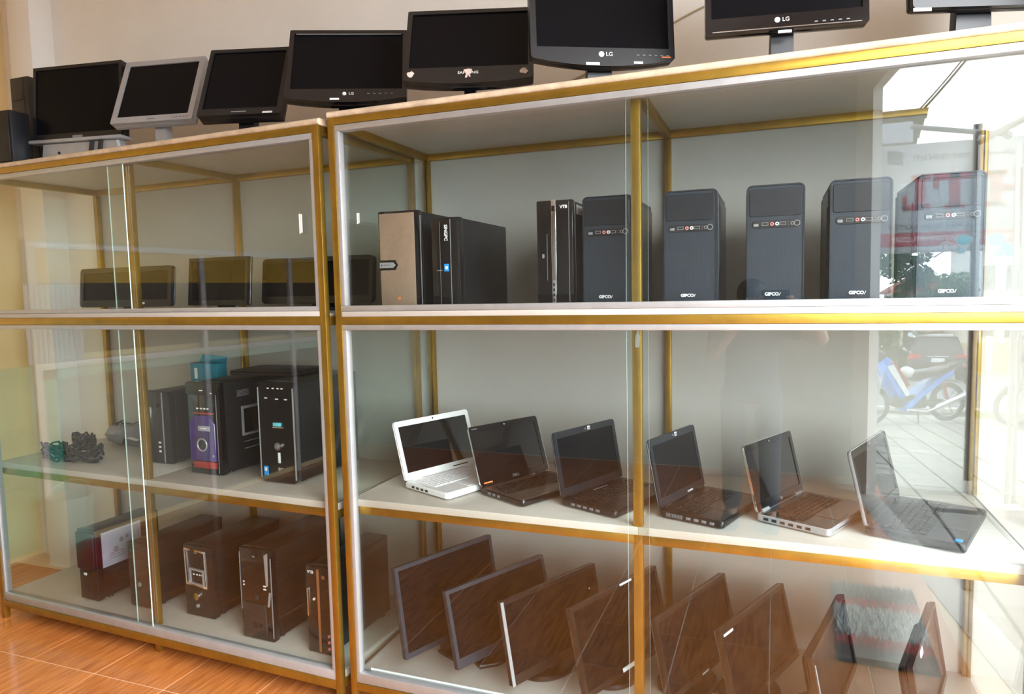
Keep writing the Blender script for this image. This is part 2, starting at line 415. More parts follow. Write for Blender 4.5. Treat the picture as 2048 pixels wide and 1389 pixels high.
monitor('black square-cornered monitor on a wide silver speaker stand, second screen from the left', (-1.716, .20, 2.229), .16, .088, .462, .332, ZL, bez=.014, bot=.026, thick=.05,
        stand='none', body=blk, rad=.003, extra=None)
top2 = [o for o in bpy.data.objects if o.get('category') == 'monitor'][-1]
obj('silver_lip', MB().box(-.240, .240, -.022, .05, .0985, .113, .003), silver, top2)
obj('speaker_stand_plate', MB().prism([(-.205, .0), (.23, .0), (.205, .098), (-.19, .098)], .0, .05, 'y', .008), silver, top2)
for k in (-.10, .165): obj('screw', MB().cyl((k, .001, .055), (k, -.003, .055), .006, seg=12), blkm, top2)
for k in (.055, .10): obj('support_leg', MB().prism([(k, .0), (k+.016, .0), (k+.034, .098), (k+.018, .098)], -.012, .0, 'y'), dusty, top2)
obj('stand_foot', MB().prism([(-.21, -.02), (.10, -.02), (.10, .08), (-.21, .08)], 0, .008, 'z'), whitep, top2)
obj('logo_plate', MB().box(-.02, .03, -.006, -.003, .116, .127), greyink, top2)

monitor('silver framed square monitor leaning back on a pole stand', (-1.232, .194, 2.255), .189, .409, .385, .321, ZL, bez=.024, bot=.030, thick=.045, body=silver, rad=.003,
        stand='round', neck=.026, neckm=silver, basew=.12, based=.10, extra=many(strip('maker_badge', -.018, .018, .011, .016, greyink), buttons(.10, .014, 5, .016)))
monitor('black square monitor with a dusty lower edge, between the silver monitor and the wide ones', (-.741, .177, 2.233), .29, .47, .345, .345, ZL, bez=.018, bot=.032, thick=.055, body=blk,
        rad=.004, stand='round', neck=.035, basew=.12, based=.10, extra=many(strip('maker_badge', -.03, .03, .011, .016, greyink), strip('energy_label', .10, .14, .002, .010, paper)))
monitor('wide black monitor at the left end of the right cabinet, painted highlight on upper bezel', (-.302, .168, 2.253), .416, .443, .459, .329, ZR, bez=.018, bot=.040, thick=.04, body=blkg,
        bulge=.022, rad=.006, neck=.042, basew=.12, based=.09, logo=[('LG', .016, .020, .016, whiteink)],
        extra=many(roundlogo(-.006, .016, .0075), buttons(.08, .016, 5), strip('painted_highlight', -.205, .205, .306, .309, greyink), strip('paper_label', -.06, -.025, -.012, -.004, paper)))  # thin grey strip paints a highlight along the upper bezel
monitor('wide black monitor with three torn paper scraps stuck along its lower bezel', (.215, .151, 2.247), .315, .49, .458, .332, ZR, bez=.018, bot=.055, thick=.04, body=blkg,
        bulge=.020, rad=.006, neck=.022, basew=.12, based=.09, logo=[('SAMSUNG', .016, .0, .026, whiteink)],
        extra=many(blob(-.203, .026, .013, 1), blob(.195, .026, .013, 2), shred(-.002, .026)))
monitor('wide black monitor with curved chin and yellow scuff above the right cabinet middle', (.701, .117, 2.254), .486, .10, .479, .33, ZR, bez=.020, bot=.036, thick=.045, body=blk,
        bulge=.024, rad=.010, neck=.045, basew=.13, based=.09, logo=[('LG', .019, .018, .014, whiteink)],
        extra=many(roundlogo(-.008, .014, .009), buttons(.11, .013, 6, .02), strip('scuff', .195, .225, .006, .010, orange), strip('paper_label', -.06, -.015, -.022, -.013, paper), strip('paper_label', .10, .13, -.015, -.008, paper)))
monitor('wide black monitor with a thin silver line under its screen, cropped by the photo top', (1.237, .18, 2.265), .184, .10, .461, .33, ZR, bez=.018, bot=.046, thick=.04, body=blkg,
        rad=.008, neck=.036, basew=.11, based=.085, logo=[('LG', .017, .0, .028, whiteink)],
        extra=many(roundlogo(-.024, .028, .008), buttons(.08, .014, 5), strip('silver_line', -.21, .21, .004, .0065, chrome), strip('paper_label', -.022, .016, -.012, -.004, paper)))
monitor('black monitor on a broad neck at the far right end of the cabinet top', (1.796, .236, 2.277), .336, .10, .40, .33, ZR, bez=.018, bot=.040, thick=.04, body=blk,
        rad=.010, neck=.055, basew=.12, based=.09, logo=[('A2-193', .016, .05, .026, cyanst)], extra=many(strip('paper_label', -.20, -.15, -.010, -.001, paper)))

# monitors on the bottom shelf of the right cabinet, all turned towards the doorway
ZB = LR['floor']+.0005
Bd = dict(bez=.014, bot=.020, thick=.022, rad=.003)
monitor('first monitor from the left on the bottom shelf, pale matte bezel and flat foot', (.203, .050, .184), 1.143, .164, .479, .331, ZB, body=navy, stand='foot', basew=.045, based=.045, neck=.03, neckm=brown, **Bd)
monitor('second monitor from the left on the bottom shelf, pale edged with a polygon base', (.409, .052, .182), 1.104, .233, .49, .274, ZB, body=navy, stand='poly', basew=.11, based=.06, neck=.04, neckm=brown, **{**Bd, 'bot': .034})
monitor('third monitor on the bottom shelf, worn silver left edge and wide oval base', (.616, .050, .161), 1.10, .201, .49, .285, ZB, body=brown, stand='round', basew=.13, based=.10, neck=.04, neckm=brown,
        logo=[('VTB', .020, .17, .016, whiteink)], extra=many(strip('worn_edge', -.247, -.234, -.0, .284, silver), strip('camera_dot', .19, .196, .20, .206, paper)), **{**Bd, 'bot': .034})
monitor('fourth monitor on the bottom shelf, behind the gold centre post, paper tag on top', (.874, .050, .164), 1.145, .235, .505, .294, ZB, body=brown, stand='round', basew=.11, based=.09, neck=.04, neckm=brown,
        extra=many(strip('paper_label', .02, .09, .287, .294, paper), strip('paper_label', -.05, .02, .010, .024, paper)), **Bd)
monitor('fifth monitor on the bottom shelf, just right of the gold centre post', (1.138, .088, .178), 1.19, .208, .495, .268, ZB, body=brown, stand='round', basew=.12, based=.10, neck=.04, neckm=brown, extra=many(strip('paper_label', -.03, .015, .004, .010, paper)), **Bd)
monitor('sixth monitor on the bottom shelf with a small white badge in its upper corner', (1.342, .10, .172), 1.17, .236, .485, .262, ZB, body=brown, stand='round', basew=.12, based=.10, neck=.04, neckm=brown,
        extra=strip('white_badge', -.225, -.165, .240, .247, whiteink), **Bd)
monitor('seventh monitor on the bottom shelf, seen almost edge-on in front of the rug reflection', (1.593, .050, .174), 1.316, .189, .50, .254, ZB, body=brown, stand='round', basew=.10, based=.09, neck=.04, neckm=brown,
        extra=many(strip('camera_dot', -.235, -.230, .03, .22, silver)), **Bd)
monitor('last monitor on the right of the bottom shelf, edge-on with a small paper tag', (1.846, .050, .185), 1.28, .164, .50, .255, ZB, body=brown, stand='round', basew=.10, based=.09, neck=.04, neckm=brown,
        extra=many(strip('paper_label', -.12, -.08, .225, .245, paper)), **Bd)
pz = MB().box(.062, .80, .039, .0415, .114, .137); tag(obj('paper_strip', pz, paper), 'long white paper strip standing inside the bottom front edge of the right cabinet', 'paper strip')

obj('worn_patch', MB().prism([(1.045, 1.33), (1.058, 1.33), (1.060, 1.36), (1.054, 1.39), (1.046, 1.36)], .0345, .0362), alu, cabR, label='grey worn patch on the gold post')
# three dark screens on the top shelf of the left cabinet
ZU = LL['mid'][1]+.0105
def lmon(label, a, d, w, top, **k):
    b = LW(a, d, ZU+.03); return monitor(label, b, LYAW, .10, w, (top-ZU-.03)/math.cos(.10), ZU, **k)
lmon('wide rounded dark screen on the upper left shelf beside the sliding pane edge', -1.50, .18, .575, 1.648, body=blk, scr=screenm, rad=.016, bez=.022, bot=.03, thick=.025, neck=.05, extra=strip('white_badge', .10, .13, .010, .018, whiteink))
lmon('square cornered dark screen in the middle of the upper left shelf', -.935, .27, .335, 1.678, body=blk, scr=screenm, rad=.002, bez=.014, bot=.02, thick=.03, neck=.04)
lmon('wide rounded dark screen at the right end of the upper left shelf', -.60, .35, .565, 1.665, body=blk, scr=screenm, rad=.020, bez=.018, bot=.03, thick=.03, neck=.05)

# ------------------------------------------------------------------ desktop computers
def case(label, loc, rz, w, h, d, front='box', body=blkm, frontm=blk, side=True, name='computer_tower', cat='computer', rad=.012, fd=.03, group=None, chamfer=0):
    t = thing(name, label, cat, loc, rz, group)
    obj('case_shell', MB().box(-w/2+.003, w/2-.003, fd, d, .010, h-.003, .002), body, t)
    for s in (-1, 1):
        obj('side_panel', MB().box(s*(w/2-.0035), s*(w/2-.0005), fd+.006, d-.006, .016, h-.010, .001), body, t)
    for x in (-w*.36, w*.36):
        for y in (fd+.04, d-.04): obj('foot', MB().cyl((x, y, 0), (x, y, .012), .012, .010, 12), blkm, t)
    if front == 'box': obj('front_panel', MB().box(-w/2, w/2, 0, fd+.002, .004, h, .004, 2), frontm, t)
    else: obj('front_panel', MB().prism(rrect(-w/2, w/2, .004, h, rad), 0, fd+.002, 'y', .004), frontm, t)
    return t
def bx(t, n, x0, x1, z0, z1, m, y=-.002, y1=.004, bev=.0008, lab=None): return obj(n, MB().box(x0, x1, y, y1, z0, z1, bev), m, t, lab)
def knob(t, n, x, z, r, m, y=-.004): return obj(n, MB().cyl((x, .003, z), (x, y, z), r, seg=20), m, t)
def ringp(t, n, x, z, r, rr0, m, y=-.002): return obj(n, MB().torus((x, y, z), (0, 1, 0), r, rr0, 24, 6), m, t)

ZT = LR['mid'][1]+.0105; YT = .12
# slate towers
def slate(label, x, y, rz=0):
    w, h, d = .160, .362, .38
    t = thing('computer_tower', label, 'computer', (x, y, ZT), rz, 'slate office towers on the top shelf')
    obj('case_shell', MB().box(-w/2+.003, w/2-.003, .03, d, .010, h-.004, .002), blkm, t)
    for s in (-1, 1):
        obj('side_panel', MB().box(s*(w/2-.004), s*(w/2+.001), .045, d-.006, .016, h-.022, .001), navyd, t)
        obj('side_recess', MB().box(s*(w/2-.001), s*(w/2+.0018), .06, .085, .12, h-.07, .0006), slate_in, t)
    for a in (-.055, .055):
        for b in (.07, d-.05): obj('foot', MB().cyl((a, b, 0), (a, b, .012), .012, .010, 12), blkm, t)
    obj('front_panel', MB().prism(rrect(-w/2, w/2, .004, h, .016), .004, .045, 'y', .006), navy, t)
    obj('front_rim', MB().ring(rrect(-w/2+.001, w/2-.001, .005, h-.001, .016), rrect(-w/2+.005, w/2-.005, .009, h-.005, .013), .0015, .006), navyd, t)
    obj('drive_cover', MB().prism(rrect(-w/2+.009, w/2-.009, h-.092, h-.014, .006), .0005, .006, 'y', .001), navyd, t)
    obj('port_strip', MB().prism(rrect(-w/2+.016, w/2-.012, h-.126, h-.104, .0108), .0015, .006, 'y', .001), blkm, t)
    zc = h-.115
    obj('card_slot', MB().box(-.060, -.046, -.001, .003, zc-.006, zc+.002, .0005), greyink, t)
    for a in (-.028, .020):
        obj('usb_port', MB().ring([(a-.009, zc-.004), (a+.009, zc-.004), (a+.009, zc+.005), (a-.009, zc+.005)], [(a-.0075, zc-.0025), (a+.0075, zc-.0025), (a+.0075, zc+.0035), (a-.0075, zc+.0035)], -.001, .003), greyink, t)
    obj('audio_jack', MB().torus((-.009, .0, zc), (0, 1, 0), .0038, .0016, 16, 6), pinkj, t); obj('audio_jack', MB().torus((.005, .0, zc), (0, 1, 0), .0038, .0016, 16, 6), whiteink, t)
    for z in (-.003, .004): obj('status_light', MB().cyl((.0365, .002, zc+z), (.0365, -.0006, zc+z), .0012, seg=8), greyink, t)
    ringp(t, 'reset_button', .046, zc, .004, .0012, greyink, -.0004); ringp(t, 'power_button', .0585, zc, .0075, .0014, greyink, -.0004)
    text('GIPCO', .0128, whiteink, t, at(-.008, -.0005, .043), bold=.0006)
    obj('logo_stroke', MB().prism([(.0115, .0385), (.0130, .0385), (.0170, .0480), (.0152, .0476)], -.001, .001), whiteink, t)
    return t
slate('slate tower left of the gold centre post, beside the tower with a chrome strip', .942, YT+.0)
slate('slate tower just right of the gold centre post', 1.198, YT)
slate('slate tower in the middle of the right bay, second right of the gold centre post', 1.440, YT)
slate('slate tower half veiled by the pale reflection edge, second from the right end', 1.664, YT)
slate('slate tower at the right end, under the reflected red letters', 1.883, YT)

t = case('black tower with a dark beige metal front, leftmost on the right cabinet top shelf', (.192, YT, ZT), 0, .16, .358, .42, 'box', blkm, blkg)
bx(t, 'beige_front_plate', -.074, .066, .008, .350, tan, -.003, .006, .002)
obj('badge_slot', MB().prism([(-.076, .150), (-.012, .150), (-.002, .168), (-.012, .186), (-.076, .186)], -.006, 0, 'y', .002), blkg, t)
obj('badge', MB().prism([(-.075, .158), (-.020, .158), (-.010, .168), (-.020, .178), (-.075, .178)], -.008, -.004, 'y', .002), silver, t)
bx(t, 'badge_print', -.058, -.03, .165, .171, greyink, -.0086, -.007); knob(t, 'power_dot', -.065, .168, .003, blkm, -.0085)
bx(t, 'yellow_sticker', -.008, .004, .045, .055, orange, -.0035, -.002)
bx(t, 'side_trim', .0805, .082, .02, .34, greyink, .012, .018)

t = case('slim black tower with a small blue sticker, beside the dark beige fronted one', (.377, YT, ZT), 0, .108, .325, .45, 'box', blkm, blk)
bx(t, 'front_plate', -.050, .018, .010, .318, blkg, -.003, .004, .002); bx(t, 'front_plate', .021, .048, .010, .318, blk, -.002, .004, .002)
bx(t, 'groove', -.021, -.0195, .02, .31, greyink, -.0035, -.002); bx(t, 'groove', .0185, .0205, .012, .318, greyink, -.0035, .002)
text('SINGPC', .016, whiteink, t, Matrix.Translation((.003, -.0036, .272)) @ FRONT @ Matrix.Rotation(R(-90), 4, 'Z'), bold=.0005)
bx(t, 'blue_sticker', -.006, .012, .140, .166, bluest, -.004, -.002); bx(t, 'sticker_corner', -.002, .008, .147, .158, whiteink, -.0044, -.003)
bx(t, 'drive_button', -.034, -.014, .142, .145, greyink, -.004, -.002)

t = case('slim black tower with a chrome strip down its front, left of the slate towers', (.770, YT, ZT), 0, .123, .358, .38, 'box', brown, blkg)
bx(t, 'chrome_strip', -.010, .006, .012, .360, chrome, -.006, .004, .002)
bx(t, 'strip_gap', -.008, .004, .322, .340, blkg, -.0075, -.004); bx(t, 'port_panel', -.007, .003, .02, .10, greyink, -.0075, -.004)
for z in (.03, .047, .064, .081): bx(t, 'port', -.005, .001, z, z+.010, blkm, -.0085, -.006)
text('VTB', .014, whiteink, t, at(.031, -.0008, .335), bold=.0004); bx(t, 'front_groove', -.027, -.0255, .10, .25, greyink, -.001, .002)
bx(t, 'oval_button', -.044, -.036, .172, .186, greyink, -.002, .002, .003); bx(t, 'front_groove', .0475, .049, .012, .352, greyink, -.001, .002)
obj('paper_label', MB().box(.0605, .0625, .05, .12, .315, .345), paper, t)

# left cabinet, middle shelf
ZM = LL['shelf'][1]+.0265
def lcase(label, a, d, w, h, dep, z, **k): return case(label, LW(a, d, z), LYAW, w, h, dep, **k)
t = lcase('black tower with a grey vertical stripe, left of the purple fronted tower', -1.146, .255, .150, .335, .34, ZM, body=blkm, frontm=blk)
bx(t, 'grey_stripe', -.020, .030, .006, .330, dusty, -.004, .004, .002); bx(t, 'stripe_edge', .030, .034, .006, .330, greyink, -.005, .004)
for z in (.055, .075, .095): bx(t, 'port', .000, .014, z, z+.008, whiteink, -.0055, -.003)
knob(t, 'power_button', .006, .27, .008, blkm, -.008); bx(t, 'chrome_handle', -.056, -.050, .16, .26, chrome, -.006, .002)
t = lcase('black tower with a translucent purple lower front and silver window on its side', -.785, .178, .180, .398, .42, ZM, body=blkm, frontm=blkg)
bx(t, 'top_cap', -.088, .075, .345, .396, blk, -.010, .004, .004); bx(t, 'drive_badge', -.01, .01, .362, .367, whiteink, -.011, -.009); bx(t, 'drive_button', .05, .062, .352, .356, whiteink, -.011, -.009)
obj('purple_panel', MB().prism([(-.083, .06), (.062, .06), (.062, .22), (.03, .255), (-.05, .255), (-.083, .22)], -.006, .002, 'y', .002), purple, t)
ringp(t, 'power_ring', -.012, .13, .026, .0035, silver, -.007); knob(t, 'power_button', -.012, .13, .018, blkg, -.008)
bx(t, 'name_plate', -.03, .035, .19, .212, labelg, -.0085, -.005); bx(t, 'print_line', -.02, .02, .199, .203, whiteink, -.0092, -.008)
bx(t, 'red_band', -.07, .062, .028, .056, redp, -.004, .002); bx(t, 'red_band', -.06, .058, .262, .268, redp, -.004, .002)
for k, x in enumerate((-.04, -.018, .0, .018)): bx(t, 'port', x, x+.010, .282, .288, whiteink, -.003, .001)
knob(t, 'audio_jack', .05, .085, .005, greyink, -.008)
bx(t, 'edge_trim', .070, .073, .01, .39, greyink, -.002, .003)
sw = MB().box(.0885, .0920, .16, .36, .155, .27, .001); obj('side_window_frame', MB(Matrix.Rotation(R(90), 4, 'Z')).ring([(.12, .15), (.32, .15), (.32, .28), (.12, .28)], [(.13, .16), (.31, .16), (.31, .268), (.13, .268)], -.0945, -.0895), silver, t)
obj('side_window', MB().box(.089, .0905, .13, .31, .16, .268), blkg, t)
for z in (.09, .12): bx(t, 'vent_slot', .0895, .0915, z, z+.004, greyink, .13, .31)
for q in range(5): bx(t, 'vent_hole', .0895, .0912, .325+.006*q, .328+.006*q, greyink, .10, .17)
t = lcase('glossy black tower with a round chrome button and silver side edges, nearest the front post', -.392, .168, .180, .415, .42, ZM, body=blkm, frontm=blkg, front='round', rad=.02)
for x in (-.0895, .0855): bx(t, 'silver_edge', x, x+.004, .02, .39, silver, -.003, .004)
for x in (-.04, -.015, .01, .03): bx(t, 'port', x, x+.010, .385, .390, whiteink, -.002, .002)
for x, z in ((-.055, .345), (.0, .342), (.045, .342)): bx(t, 'drive_button', x, x+.014, z, z+.005, whiteink, -.002, .002)
bx(t, 'memory_stick', -.010, .025, .236, .25, cyanst, -.010, .0); bx(t, 'chrome_bar', -.016, .035, .228, .233, chrome, -.006, .0)
knob(t, 'power_button', .008, .155, .016, chrome, -.010); knob(t, 'power_centre', .008, .155, .008, greyink, -.012); bx(t, 'white_bar', .002, .014, .085, .128, whiteink, -.004, .0, .003); knob(t, 'reset_button', .010, .062, .007, chrome, -.006)
bx(t, 'blue_sticker', -.074, -.052, .03, .068, bluest, -.002, .001); bx(t, 'sticker_corner', -.070, -.058, .048, .062, whiteink, -.0026, -.001)

# left cabinet, bottom shelf
ZF = LL['floor']+.001
t = lcase('small dusty tower with a big grey label on its side, leftmost on bottom shelf', -1.463, .10, .120, .335, .34, ZF, body=brown, frontm=blk)
bx(t, 'top_bump', -.058, .058, .15, .325, blkm, -.012, .004, .006)
obj('label_sheet', MB().box(.0600, .0618, .030, .235, .150, .315), labelg, t); obj('black_band', MB().box(.0602, .0615, .030, .235, .118, .148), blkm, t)
for y, z, r in ((.13, .255, .012), (.16, .262, .009), (.10, .22, .014)): obj('round_seal', MB().cyl((.0615, y, z), (.0624, y, z), r, seg=16), greyink, t)
for q in range(3): bx(t, 'print_line', .0616, .0622, .18+.012*q, .184+.012*q, greyink, .07, .14)
bx(t, 'white_tag', -.03, -.01, .118, .130, whiteink, -.002, .002)
t = lcase('low dusty black tower behind the gold centre post on the bottom left shelf', -1.168, .13, .140, .30, .42, ZF, body=brown, frontm=brown)
bx(t, 'drive_door', -.055, .055, .22, .27, blkg, -.003, .002); bx(t, 'power_plate', -.02, .02, .09, .13, blkm, -.003, .002); knob(t, 'power_button', 0, .11, .010, silver, -.006)
t = lcase('dusty tower with a chrome outlined drive bay and round button on the bottom left shelf', -.845, .155, .165, .318, .42, ZF, body=brown, frontm=brown)
fr = lambda o, i, y0=-.006, y1=.0: MB().ring(o, i, y0, y1)
obj('chrome_frame', fr([(-.068, .145), (.052, .135), (.047, .300), (-.073, .306)], [(-.062, .155), (.046, .146), (.041, .292), (-.067, .298)]), chrome, t)
obj('drive_frame', fr([(-.045, .150), (.035, .145), (.034, .215), (-.046, .22)], [(-.040, .156), (.030, .151), (.029, .208), (-.041, .213)], -.008), silver, t)
for x in (-.03, -.012, .003, .016): bx(t, 'port', x, x+.008, .188, .194, whiteink, -.002, .001)
knob(t, 'power_button', -.012, .095, .016, chrome, -.010); knob(t, 'reset_button', -.010, .052, .008, silver, -.006); bx(t, 'drive_badge', -.02, -.005, .285, .289, greyink, -.002, .001)
t = lcase('tall dusty tower with brown lower grille and silver streaks, bottom left shelf', -.465, .09, .165, .380, .45, ZF, body=brown, frontm=blkg)
obj('front_grille', MB().prism([(-.068, .035), (.052, .03), (.048, .155), (-.064, .155)], -.005, .002, 'y', .003), dusty, t)
for x in (-.02, .012): bx(t, 'port', x, x+.020, .055, .075, blkm, -.007, -.003)
obj('silver_streak', MB().prism([(.055, .235), (.062, .235), (.066, .37), (.050, .36)], -.004, .002), silver, t); obj('silver_streak', MB().prism([(.058, .150), (.066, .150), (.076, .21), (.068, .21)], -.004, .002), silver, t)
bx(t, 'edge_trim', .077, .081, .02, .35, greyink, -.002, .003); bx(t, 'edge_trim', -.081, -.078, .12, .36, greyink, -.002, .003)
for z in (.222, .235): bx(t, 'indicator', -.066, -.060, z, z+.006, whiteink, -.002, .002); bx(t, 'indicator', .038, .052, z-.006, z, whiteink, -.002, .002)
bx(t, 'usb_door', -.005, .012, .17, .19, dusty, -.003, .002); bx(t, 'badge', -.012, .0, .345, .351, greyink, -.002, .002)
t = lcase('narrow dusty tower with a copper stripe, half hidden by the left cabinet post', -.160, .09, .115, .35, .40, ZF, body=brown, frontm=blkg)
bx(t, 'copper_stripe', -.004, .006, .01, .34, copper, -.003, .003); text('VTB', .016, whiteink, t, at(-.034, -.0008, .325), bold=.0005)
bx(t, 'chrome_handle', -.052, -.046, .15, .26, chrome, -.005, .002); knob(t, 'power_button', -.020, .22, .005, whiteink, -.004); bx(t, 'amber_light', .02, .032, .305, .318, copper, -.003, .002)
for z in (.03, .055, .08): knob(t, 'audio_jack', .043, z, .006, pinkj, -.003)

# loose things on the middle shelf, left
zc1 = ZM+.336
t = thing('carton', 'teal cardboard carton with a white label, standing on top of the black towers', 'box', LW(-1.055, .47, zc1), LYAW)
obj('box_body', MB().box(-.085, .085, -.03, .03, 0, .108, .002), teal, t); obj('lid_flap', MB().prism([(-.085, .1085), (.085, .1085), (.095, .135), (-.06, .145)], .026, .029), teal, t)
obj('paper_label', MB().box(-.058, -.040, -.0315, -.029, .035, .085), paper, t)
t = thing('closed_laptop', 'thin closed black laptop lying across the purple fronted tower and its neighbour', 'laptop', LW(-.60, .42, ZM+.4155), LYAW+.12)
obj('base', MB().box(-.165, .165, -.11, .11, 0, .012, .004), blk, t); obj('lid', MB().box(-.163, .163, -.109, .110, .0125, .021, .003), blkm, t)

def cable_bundle(label, a, d, n, r, seed, m=cablem, tape=True):
    rs = random.Random(seed); t = thing('cable_bundle', label, 'cable', LW(a, d, ZM), rs.uniform(-.6, .6))
    pts = []
    for k in range(n*14):
        an = 2*math.pi*k/14; q = r*rs.uniform(.75, 1.1)
        pts.append((q*1.6*math.cos(an)+rs.uniform(-.008, .008), q*.8*math.sin(an), .008+.075*abs(math.sin(k*.37+seed))*rs.uniform(.35, 1)))
    obj('cable', MB().tube(pts, .0052, 6), m, t)
    for s in (-1, 1): obj('plug', MB().box(s*r*1.3-.02, s*r*1.3+.02, -.03, -.012, .002, .020, .004), blkm, t)
    if tape: obj('paper_label', MB().box(-.015, .02, -.012, .008, .048, .050), paper, t)
    return t
cable_bundle('coil of black cable with a pale label, leftmost on the left cabinet middle shelf', -1.80, .36, 8, .050, 3)
cable_bundle('loose black cable coil in the middle of the cable heap on the left shelf', -1.72, .16, 8, .055, 8, tape=False)
cable_bundle('black cable coil nearest the gold centre post on the left shelf', -1.53, .17, 8, .055, 5)
t = thing('plastic_bag', 'clear grey plastic bag of cables lying on top of the cable heap', 'bag', LW(-1.68, .50, ZM), 0)
bg_ = MB().ell((0, 0, .055), .115, .075, .055, 3)
rs = random.Random(4); bg_.v = [(x+rs.uniform(-.007, .007), y+rs.uniform(-.007, .007), max(0.001, z+rs.uniform(-.006, .006))) for x, y, z in bg_.v]
obj('film', bg_, bagm, t); obj('cable', MB().tube([(-.06+.13*(k/20), .03*math.sin(k), .105+.012*math.sin(k*.7)) for k in range(21)], .004, 6), cablem, t)
t = thing('power_adapter', 'black power adapter with a white label leaning on the cable heap', 'adapter', LW(-1.49, .40, ZM), .5)
obj('adapter_body', MB(Matrix.Rotation(R(18), 4, 'Y')).box(-.065, .055, -.025, .025, .026, .056, .006), blk, t); obj('paper_label', MB(Matrix.Rotation(R(18), 4, 'Y')).box(-.05, .0, -.02, .02, .0562, .0572), paper, t)

# ------------------------------------------------------------------ laptops on the middle shelf of the right cabinet
ZP = LR['shelf'][1]+.0265
def laptop(label, x, y, yw, tilt, w, h, d, body, lidm, bezelm, scr, keys, deckm, th=.026, logo=None, ports=None, edge=None, lidth=.010, pad=None, island=True, group=None, extra=None, badge=False):
    t = thing('open_laptop', label, 'laptop', (x+math.cos(yw)*w/2, y+math.sin(yw)*w/2, ZP), yw, group)
    # local: hinge line along x at y=0, base runs to -y
    bp = rrect(-w/2, w/2, -d, .012, .014)
    b = MB(); b.prism(bp, .004, th, 'z', .004); obj('base', b, body, t)
    obj('palm_rest', MB().prism(rrect(-w/2+.004, w/2-.004, -d+.004, .0, .012), th-.001, th+.0012, 'z'), deckm, t)
    kw = w-.05; kd = d*.47; k0 = -.028
    obj('keyboard_well', MB().box(-kw/2-.004, kw/2+.004, k0-kd-.003, k0+.003, th+.0008, th+.0016), blkm if keys is not keyw else whitep, t)
    km = MB(); cols, rows = 15, 6
    for r in range(rows):
        for c in range(cols):
            if r == 5 and 4 <= c <= 8:
                if c > 4: continue
                u0 = -kw/2+4*kw/cols; u1 = u0+5*kw/cols
            else: u0 = -kw/2+c*kw/cols; u1 = u0+kw/cols
            v1 = k0-r*kd/rows; v0 = v1-kd/rows
            g = .0016 if island else .0008
            x0, x1, y0, y1 = u0+g, u1-g, v0+g, v1-g; q = .0012 if island else .0024; z0, z1 = th+.0014, th+.0044
            km.add([(x0, y0, z0), (x1, y0, z0), (x1, y1, z0), (x0, y1, z0), (x0+q, y0+q, z1), (x1-q, y0+q, z1), (x1-q, y1-q, z1), (x0+q, y1-q, z1)], [(4, 5, 6, 7), (0, 1, 5, 4), (1, 2, 6, 5), (2, 3, 7, 6), (3, 0, 4, 7)])
    obj('keys', km, keys, t, stuff=True, smooth=None)
    obj('touchpad', MB().prism(rrect(-w*.14-.02, w*.12-.02, -d+.014, -d*.60, .005), th+.001, th+.002, 'z'), pad or deckm, t)
    for s in (-1, 1): obj('hinge', MB().cyl((s*w*.36-.022, .004, th+.002), (s*w*.36+.022, .004, th+.002), .008, seg=12), body, t)
    ct, st = math.cos(tilt), math.sin(tilt)
    X = Matrix(((1, 0, 0, 0), (0, ct, st, .004), (0, -st, ct, th+.002), (0, 0, 0, 1)))
    o = rrect(-w/2, w/2, 0, h, .013); i = rrect(-w/2+.018, w/2-.018, .028, h-.022, .002)
    obj('lid', MB(X).prism(o, .003, lidth, 'y', .003), lidm, t)
    obj('screen_bezel', MB(X).ring(rrect(-w/2+.001, w/2-.001, .001, h-.001, .012), i, -.002, .0032), bezelm, t)
    obj('screen', MB(X).prism(rrect(-w/2+.017, w/2-.017, .027, h-.021, .002), .0005, .0028), scr, t)
    if edge: obj('edge_trim', MB(X).ring(rrect(-w/2-.0012, w/2+.0012, 0, h+.0012, .0135), rrect(-w/2+.0012, w/2-.0012, .001, h-.0012, .012), -.0015, .004), edge, t)
    obj('webcam', MB(X).cyl((0, 0, h-.011), (0, -.003, h-.011), .0035, seg=12), blkg if bezelm is whitep else greyink, t)
    if logo:
        for s_, sz, u, v, m in logo: text(s_, sz, m, t, X @ Matrix.Translation((u, -.0028, v)) @ FRONT)
    if badge: obj('logo_plate', MB(X).box(.013, .027, -.0026, -.0015, h-.0165, h-.0035), whiteink, t)
    # ports on the left side of the base
    for k, (v0, v1, z0, z1, m) in enumerate(ports or []):
        obj('port', MB().box(-w/2-.0012, -w/2+.002, v0, v1, z0, z1, .0004), m, t)
    if extra: extra(t, X, w, h, d, th)
    return t
PT = lambda m, n=5, a=-.05, st=-.026: [(a+st*k, a+st*k+.015, .011, .019, m) for k in range(n)]
def vents(t, X, w, h, d, th):
    obj('vent_grille', MB().box(-w/2-.001, -w/2+.002, -.075, -.015, .009, .021), slate_in, t)
    for k in range(11): obj('vent_fin', MB().box(-w/2-.002, -w/2+.001, -.072+.0052*k, -.070+.0052*k, .009, .021), greyink, t)
laptop('white laptop with white keys, leftmost of the open laptops', .147, .196, 1.159, .303, .38, .228, .235, whitep, whitep, whitep, screeng, keyw, whitep,
       ports=PT(blkm, 4), pad=keyw, extra=lambda t, X, w, h, d, th: obj('black_bar', MB(X).box(.05, .13, -.003, -.001, .010, .014), blkg, t))
laptop('glossy black laptop with bronze palm rest and orange sticker, second from the left', .452, .206, 1.072, .332, .342, .222, .220, blkg, blk, blkg, screeng, blk, bronze, edge=chrome,
       logo=[('DELL', .015, .0, .014, greyink), ('inspiron', .008, -.145, .212, greyink)], ports=PT(greyink, 3),
       extra=lambda t, X, w, h, d, th: (obj('orange_sticker', MB(X).box(-.155, -.115, -.003, -.001, .008, .013), orange, t), obj('chrome_line', MB().box(-.13, .13, -.137, -.135, th+.001, th+.0035), chrome, t)))
